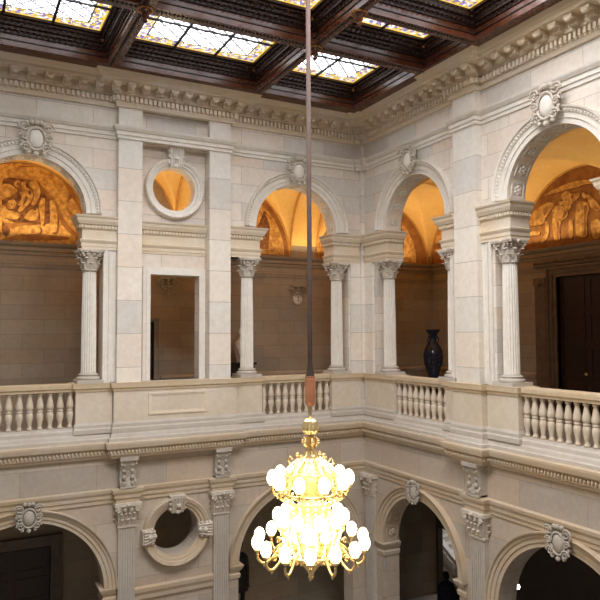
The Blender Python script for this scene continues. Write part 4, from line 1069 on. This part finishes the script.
xs = [(-9.85, -6.80), (-6.56, -3.45), (-3.26, -.80)]       # openings between the beams
rows = {0: [(-3.34,-.90),(-4.95,-3.62),(-7.62,-5.15),(-9.12,-7.92),(-11.7,-9.42)],
        1: [(-3.34,-.90),(-9.12,-3.62),(-11.7,-9.42)],
        2: [(-3.34,-.90),(-4.95,-3.62),(-7.62,-5.15),(-9.12,-7.92),(-11.7,-9.42)]}
cells = [(x0, x1, y0, y1) for k, (x0, x1) in enumerate(xs) for (y0, y1) in rows[k]]
bm = B()
rect = lambda x0, x1, y0, y1: [(x0,y0),(x1,y0),(x1,y1),(x0,y1)]
hf = lambda a, d, b: V((a, b, d))
plate(bm, hf, rect(-10.4, .4, NY, .4), [rect(*c) for c in cells], ZB, 7.94)
struct('ceiling', bm, M['wood'])
bm = B()
for x0, x1, y0, y1 in cells:
    for i, (ins, z0, z1) in enumerate(((.03,7.93,8.0),(.09,8.0,8.06))):
        plate(bm, hf, rect(x0-.12, x1+.12, y0-.12, y1+.12), [rect(x0+ins, x1-ins, y0+ins, y1-ins)], z0, z1)
struct('trim_10', bm, M['wooddark'])
bm = B()
for x0, x1, y0, y1 in cells:
    for z in (7.81,): plate(bm, hf, rect(x0-.02, x1+.02, y0-.02, y1+.02), [rect(x0+.022, x1-.022, y0+.022, y1-.022)], z, z+.022)
struct('trim_13', bm, M['wooddark'])
def carvedrow(bm, p, q, step, r, z):
    p, q = V(p), V(q); n = max(2, int((q-p).length/step))
    for i in range(n+1):
        c = p.lerp(q, i/n); ball(bm, (c.x, c.y, z), r, u=6, v=4, sc=(1,1,.7))
k = 0
names = ['stained-glass skylight panel in the corner coffer beside the hall corner','narrow stained-glass skylight strip in the small coffer next to the corner coffer',
 'stained-glass skylight panel at the top edge above the right wall','short stained-glass panel along the right wall past the top edge','far right-side stained-glass panel above the camera side',
 'wide stained-glass skylight panel between the mid pilasters of the left wall','largest stained-glass skylight panel around the chandelier rod at the top edge','central stained-glass panel above the camera side',
 'stained-glass skylight panel at the top left above the tent mural arch','narrow stained-glass strip at left past the top edge','left stained-glass panel past the top edge','short left stained-glass panel past the top edge','far left stained-glass panel above the camera side']
order = [(2, j) for j in range(5)] + [(1, j) for j in range(3)] + [(0, j) for j in range(5)]
for (ci, j), lab in zip(order, names):
    x0, x1 = xs[ci]; y0, y1 = (rows[0] if ci == 2 else rows[1] if ci == 1 else rows[2])[j]
    ix0 = x0+.20; ix1 = x1-.20; iy0 = y0+.2; iy1 = y1-(.24 if y1 > -5 else .08)
    zg = 8.24; hx, hy = (ix1-ix0)/2, (iy1-iy0)/2; mx, my = (ix0+ix1)/2, (iy0+iy1)/2
    t2 = thing('stained_glass_panel', lab, 'skylight', (mx, my, zg))
    bm = B(); box(bm, ident, ix0-.02, ix1+.02, iy0-.02, iy1+.02, zg, zg+.015)
    g = obj('glass', bm, glass_mat(hx, hy, 'stained_glass'), t2)
    bm = B()
    nx_ = max(2, int(round(hx*2/1.0))); ny_ = max(1, int(round(hy*2/.85)))
    for i in range(1, nx_): x = ix0+(ix1-ix0)*i/nx_; box(bm, ident, x-.026, x+.026, iy0, iy1, zg-.03, zg)
    for i in range(1, ny_): y = iy0+(iy1-iy0)*i/ny_; box(bm, ident, ix0, ix1, y-.024, y+.024, zg-.028, zg)
    obj('lead_bars', bm, M['iron'], t2)
    bm = B()
    for ins, za, zb in ((0,8.19,8.27),(.06,8.14,8.19)):
        plate(bm, hf, rect(x0-.1, x1+.1, y0-.1, y1+.1), [rect(ix0-ins, ix1+ins, iy0-ins, iy1+ins)], za, zb)
    plate(bm, hf, rect(x0-.1, x1+.1, y0-.1, y1+.1), [rect(x0+.10, x1-.10, y0+.12, y1-.14)], 8.06, 8.14)
    for z, a in ((8.13,.14),(8.06,.09),(7.97,.035)):
        for p, q in (((x0+a,y0+a,0),(x1-a,y0+a,0)),((x0+a,y1-a-.06,0),(x1-a,y1-a-.06,0)),((x0+a,y0+a,0),(x0+a,y1-a,0)),((x1-a,y0+a,0),(x1-a,y1-a,0))):
            carvedrow(bm, p, q, .11, .035, z)
    nf = len(bm.faces)
    for i in range(int((x1-x0)/.33)): ball(bm, (x0+.16+.33*i, iy1+.08, 8.13), .020, u=6, v=4)
    bm.faces.ensure_lookup_table()
    for fc in bm.faces[nf:]: fc.material_index = 1
    obj('carved_frame', bm, [M['wooddark'], M['gilt_stud']], t2)
    for (px_, py_) in ((ix0-.08,iy0-.08),(ix1+.08,iy0-.08),(ix0-.08,iy1+.10),(ix1+.08,iy1+.10)):
        bm = B(); ball(bm, (px_,py_,8.12), .05, u=10, v=6); obj('gilt_boss', bm, M['gilt_stud'], t2)
# carved strip under the beams with gilt studs
bm = B(); bs = B()
def strip(x0, x1, y0, y1):
    horiz = abs(x1-x0) > abs(y1-y0)
    if horiz:
        yc = (y0+y1)/2; carvedrow(bm, (x0,yc-.03,0), (x1,yc-.03,0), .075, .034, ZB); 
        n = int((x1-x0)/.25)
        for i in range(n): ball(bs, (x0+.12+.25*i, yc+.05, ZB), .014, u=6, v=4)
    else:
        xc = (x0+x1)/2; carvedrow(bm, (xc-.03,y0,0), (xc-.03,y1,0), .075, .034, ZB)
        n = int((y1-y0)/.25)
        for i in range(n): ball(bs, (xc+.05, y0+.12+.25*i, ZB), .014, u=6, v=4)
for x in (-6.68, -3.355): strip(x, x, NY+.3, -.85)
for y in (-3.48, -9.27): strip(-10, -.7, y, y)
for y in (-5.05,): strip(-3.2, -.8, y, y); strip(-10, -6.8, y, y)
struct('trim_11', bm, M['wooddark']); struct('trim_12', bs, M['gilt_stud'])
for x in (-6.68, -3.355):
    for y in (-3.48, -5.05):
        if x < -5 and y < -4: continue
        t3 = thing('ceiling_pendant', 'carved wooden pendant boss under the beam crossing ' + {(-6.68,-3.48):'at upper left above the left pilaster',(-3.355,-3.48):'directly right of the chandelier rod',(-3.355,-5.05):'at the top edge right of the rod'}[(x,y)], 'ceiling ornament', (x, y, ZB))
        bm = B(); lathe(bm, [(.02,ZB-.24),(.045,ZB-.21),(.03,ZB-.17),(.07,ZB-.12),(.045,ZB-.07),(.10,ZB-.02),(.10,ZB+.02)], (x,y), 14); obj('turned_drop', bm, M['wood'], t3)
        bm = B(); tube(bm, [(x+.13*cos(2*pi*i/16), y+.13*sin(2*pi*i/16), ZB-.01) for i in range(17)], .022, 6); obj('rosette_ring', bm, M['gilt_stud'], t3)
bm = B(); box(bm, ident, -6.5, -3.2, -6.32, -6.18, 8.08, 8.22); lathe(bm, [(.05,8.0),(.2,8.06),(.24,8.22)], (cx,cy), 20)
tag(obj('rod_beam', bm, M['wood']), 'dark beam from which the chandelier rod hangs, past the top edge', 'beam')
bm = B(); box(bm, ident, -10.5, .5, NY, .5, 8.30, 8.4); struct('roof', bm, M['wooddark'])

GR_ = {'giant_pilaster':'tall pilasters of the upper storey','arch_moulding':'moulded arches of the hall walls','impost_block':'impost blocks above the columns',
 'parapet_pedestal':'pedestals of the gallery parapet','balustrade':'balustrades of the gallery','carved_cartouche':'cartouches on the arch crowns','carved_keystone':'carved clasps of the round windows',
 'scroll_console':'scroll consoles below the parapet','fluted_pilaster':'fluted pilasters of the lower storey','impost_moulding':'impost mouldings of the lower arches','wall_mural':'lunette murals under the gallery vaults',
 'stained_glass_panel':'stained-glass panels of the coffered ceiling','ceiling_pendant':'pendant bosses of the ceiling beams','round_window_frame':'round window frames'}
for o in list(COL.objects):
    k = o.name.split('.')[0]
    if o.parent is None and k in GR_ and 'label' in o: o['group'] = GR_[k]

# ------------------------------------------------------------------ light
w = bpy.data.worlds.new('World'); SC.world = w; w.use_nodes = True
bg = w.node_tree.nodes['Background']; bg.inputs[0].default_value = (1,.95,.88,1); bg.inputs[1].default_value = .11
def area(nm, loc, rot, sx, sy, e, col, spread=pi):
    l = bpy.data.lights.new(nm, 'AREA'); l.shape = 'RECTANGLE'; l.size = sx; l.size_y = sy; l.energy = e; l.color = col; l.spread = spread
    o = bpy.data.objects.new(nm, l); link(o); o.location = loc; o.rotation_euler = rot; return o
DAY = (.98,.98,1.0)
area('daylight', (-5.0, -8.0, 8.14), (0,0,0), 2.9, 2.2, 380, DAY)
area('daylight', (-2.03, -6.85, 8.14), (0,0,0), 1.9, 1.3, 60, DAY)
area('daylight', (-8.3, -6.3, 8.14), (0,0,0), 2.5, 2.1, 360, DAY)
area('daylight', (-5.0, -10.5, 8.14), (0,0,0), 2.6, 1.9, 160, DAY)
area('stair_light', (6.5, 3.0, -2.6), (0,0,0), 1.5, 1.5, 40, (.85,.9,1))
WARM = (1,.76,.48)
# cornice lamps of the galleries, hidden behind the cornice lip and shining up
for i, x in enumerate((-8.0,-5.1,-2.4,.3,2.6)):
    area('cornice_light', (x, GL-.35, 4.5), (pi+.3,0,0), 2.2, .12, 19, WARM)
for y in (1.0,-1.8,-4.6,-7.2):
    area('cornice_light', (GR-.35, y, 4.5), (pi,-.3,0), .12, 2.2, 17, WARM)
for x in (-8.1,-5.0,-1.9): area('gallery_glow', (x, .75, 4.8), (pi-.5,0,0), 1.6, .1, 5, WARM)
l = bpy.data.lights.new('chandelier_glow', 'POINT'); l.energy = 60; l.color = (1,.72,.42); l.shadow_soft_size = .3
# ------------------------------------------------------------------ camera
f_ = 651.7; h_, p_, r_ = RD(27.8), RD(2.91), RD(-.27)
F = V((sin(h_)*cos(p_), cos(h_)*cos(p_), sin(p_))); R0 = V((cos(h_), -sin(h_), 0)); U0 = R0.cross(F)
R = R0*cos(r_)+U0*sin(r_); U = -R0*sin(r_)+U0*cos(r_)
cam = bpy.data.cameras.new('camera'); co = bpy.data.objects.new('camera', cam); link(co)
co.matrix_world = Matrix(((R.x,U.x,-F.x,-9.433),(R.y,U.y,-F.y,-14.327),(R.z,U.z,-F.z,2.155),(0,0,0,1)))
cam.sensor_width = 36; cam.lens = f_/600*36; cam.clip_end = 200
SC.camera = co
vs = SC.view_settings; vs.view_transform = 'Standard'; vs.look = 'None'; vs.gamma = 1; vs.exposure = 0.42
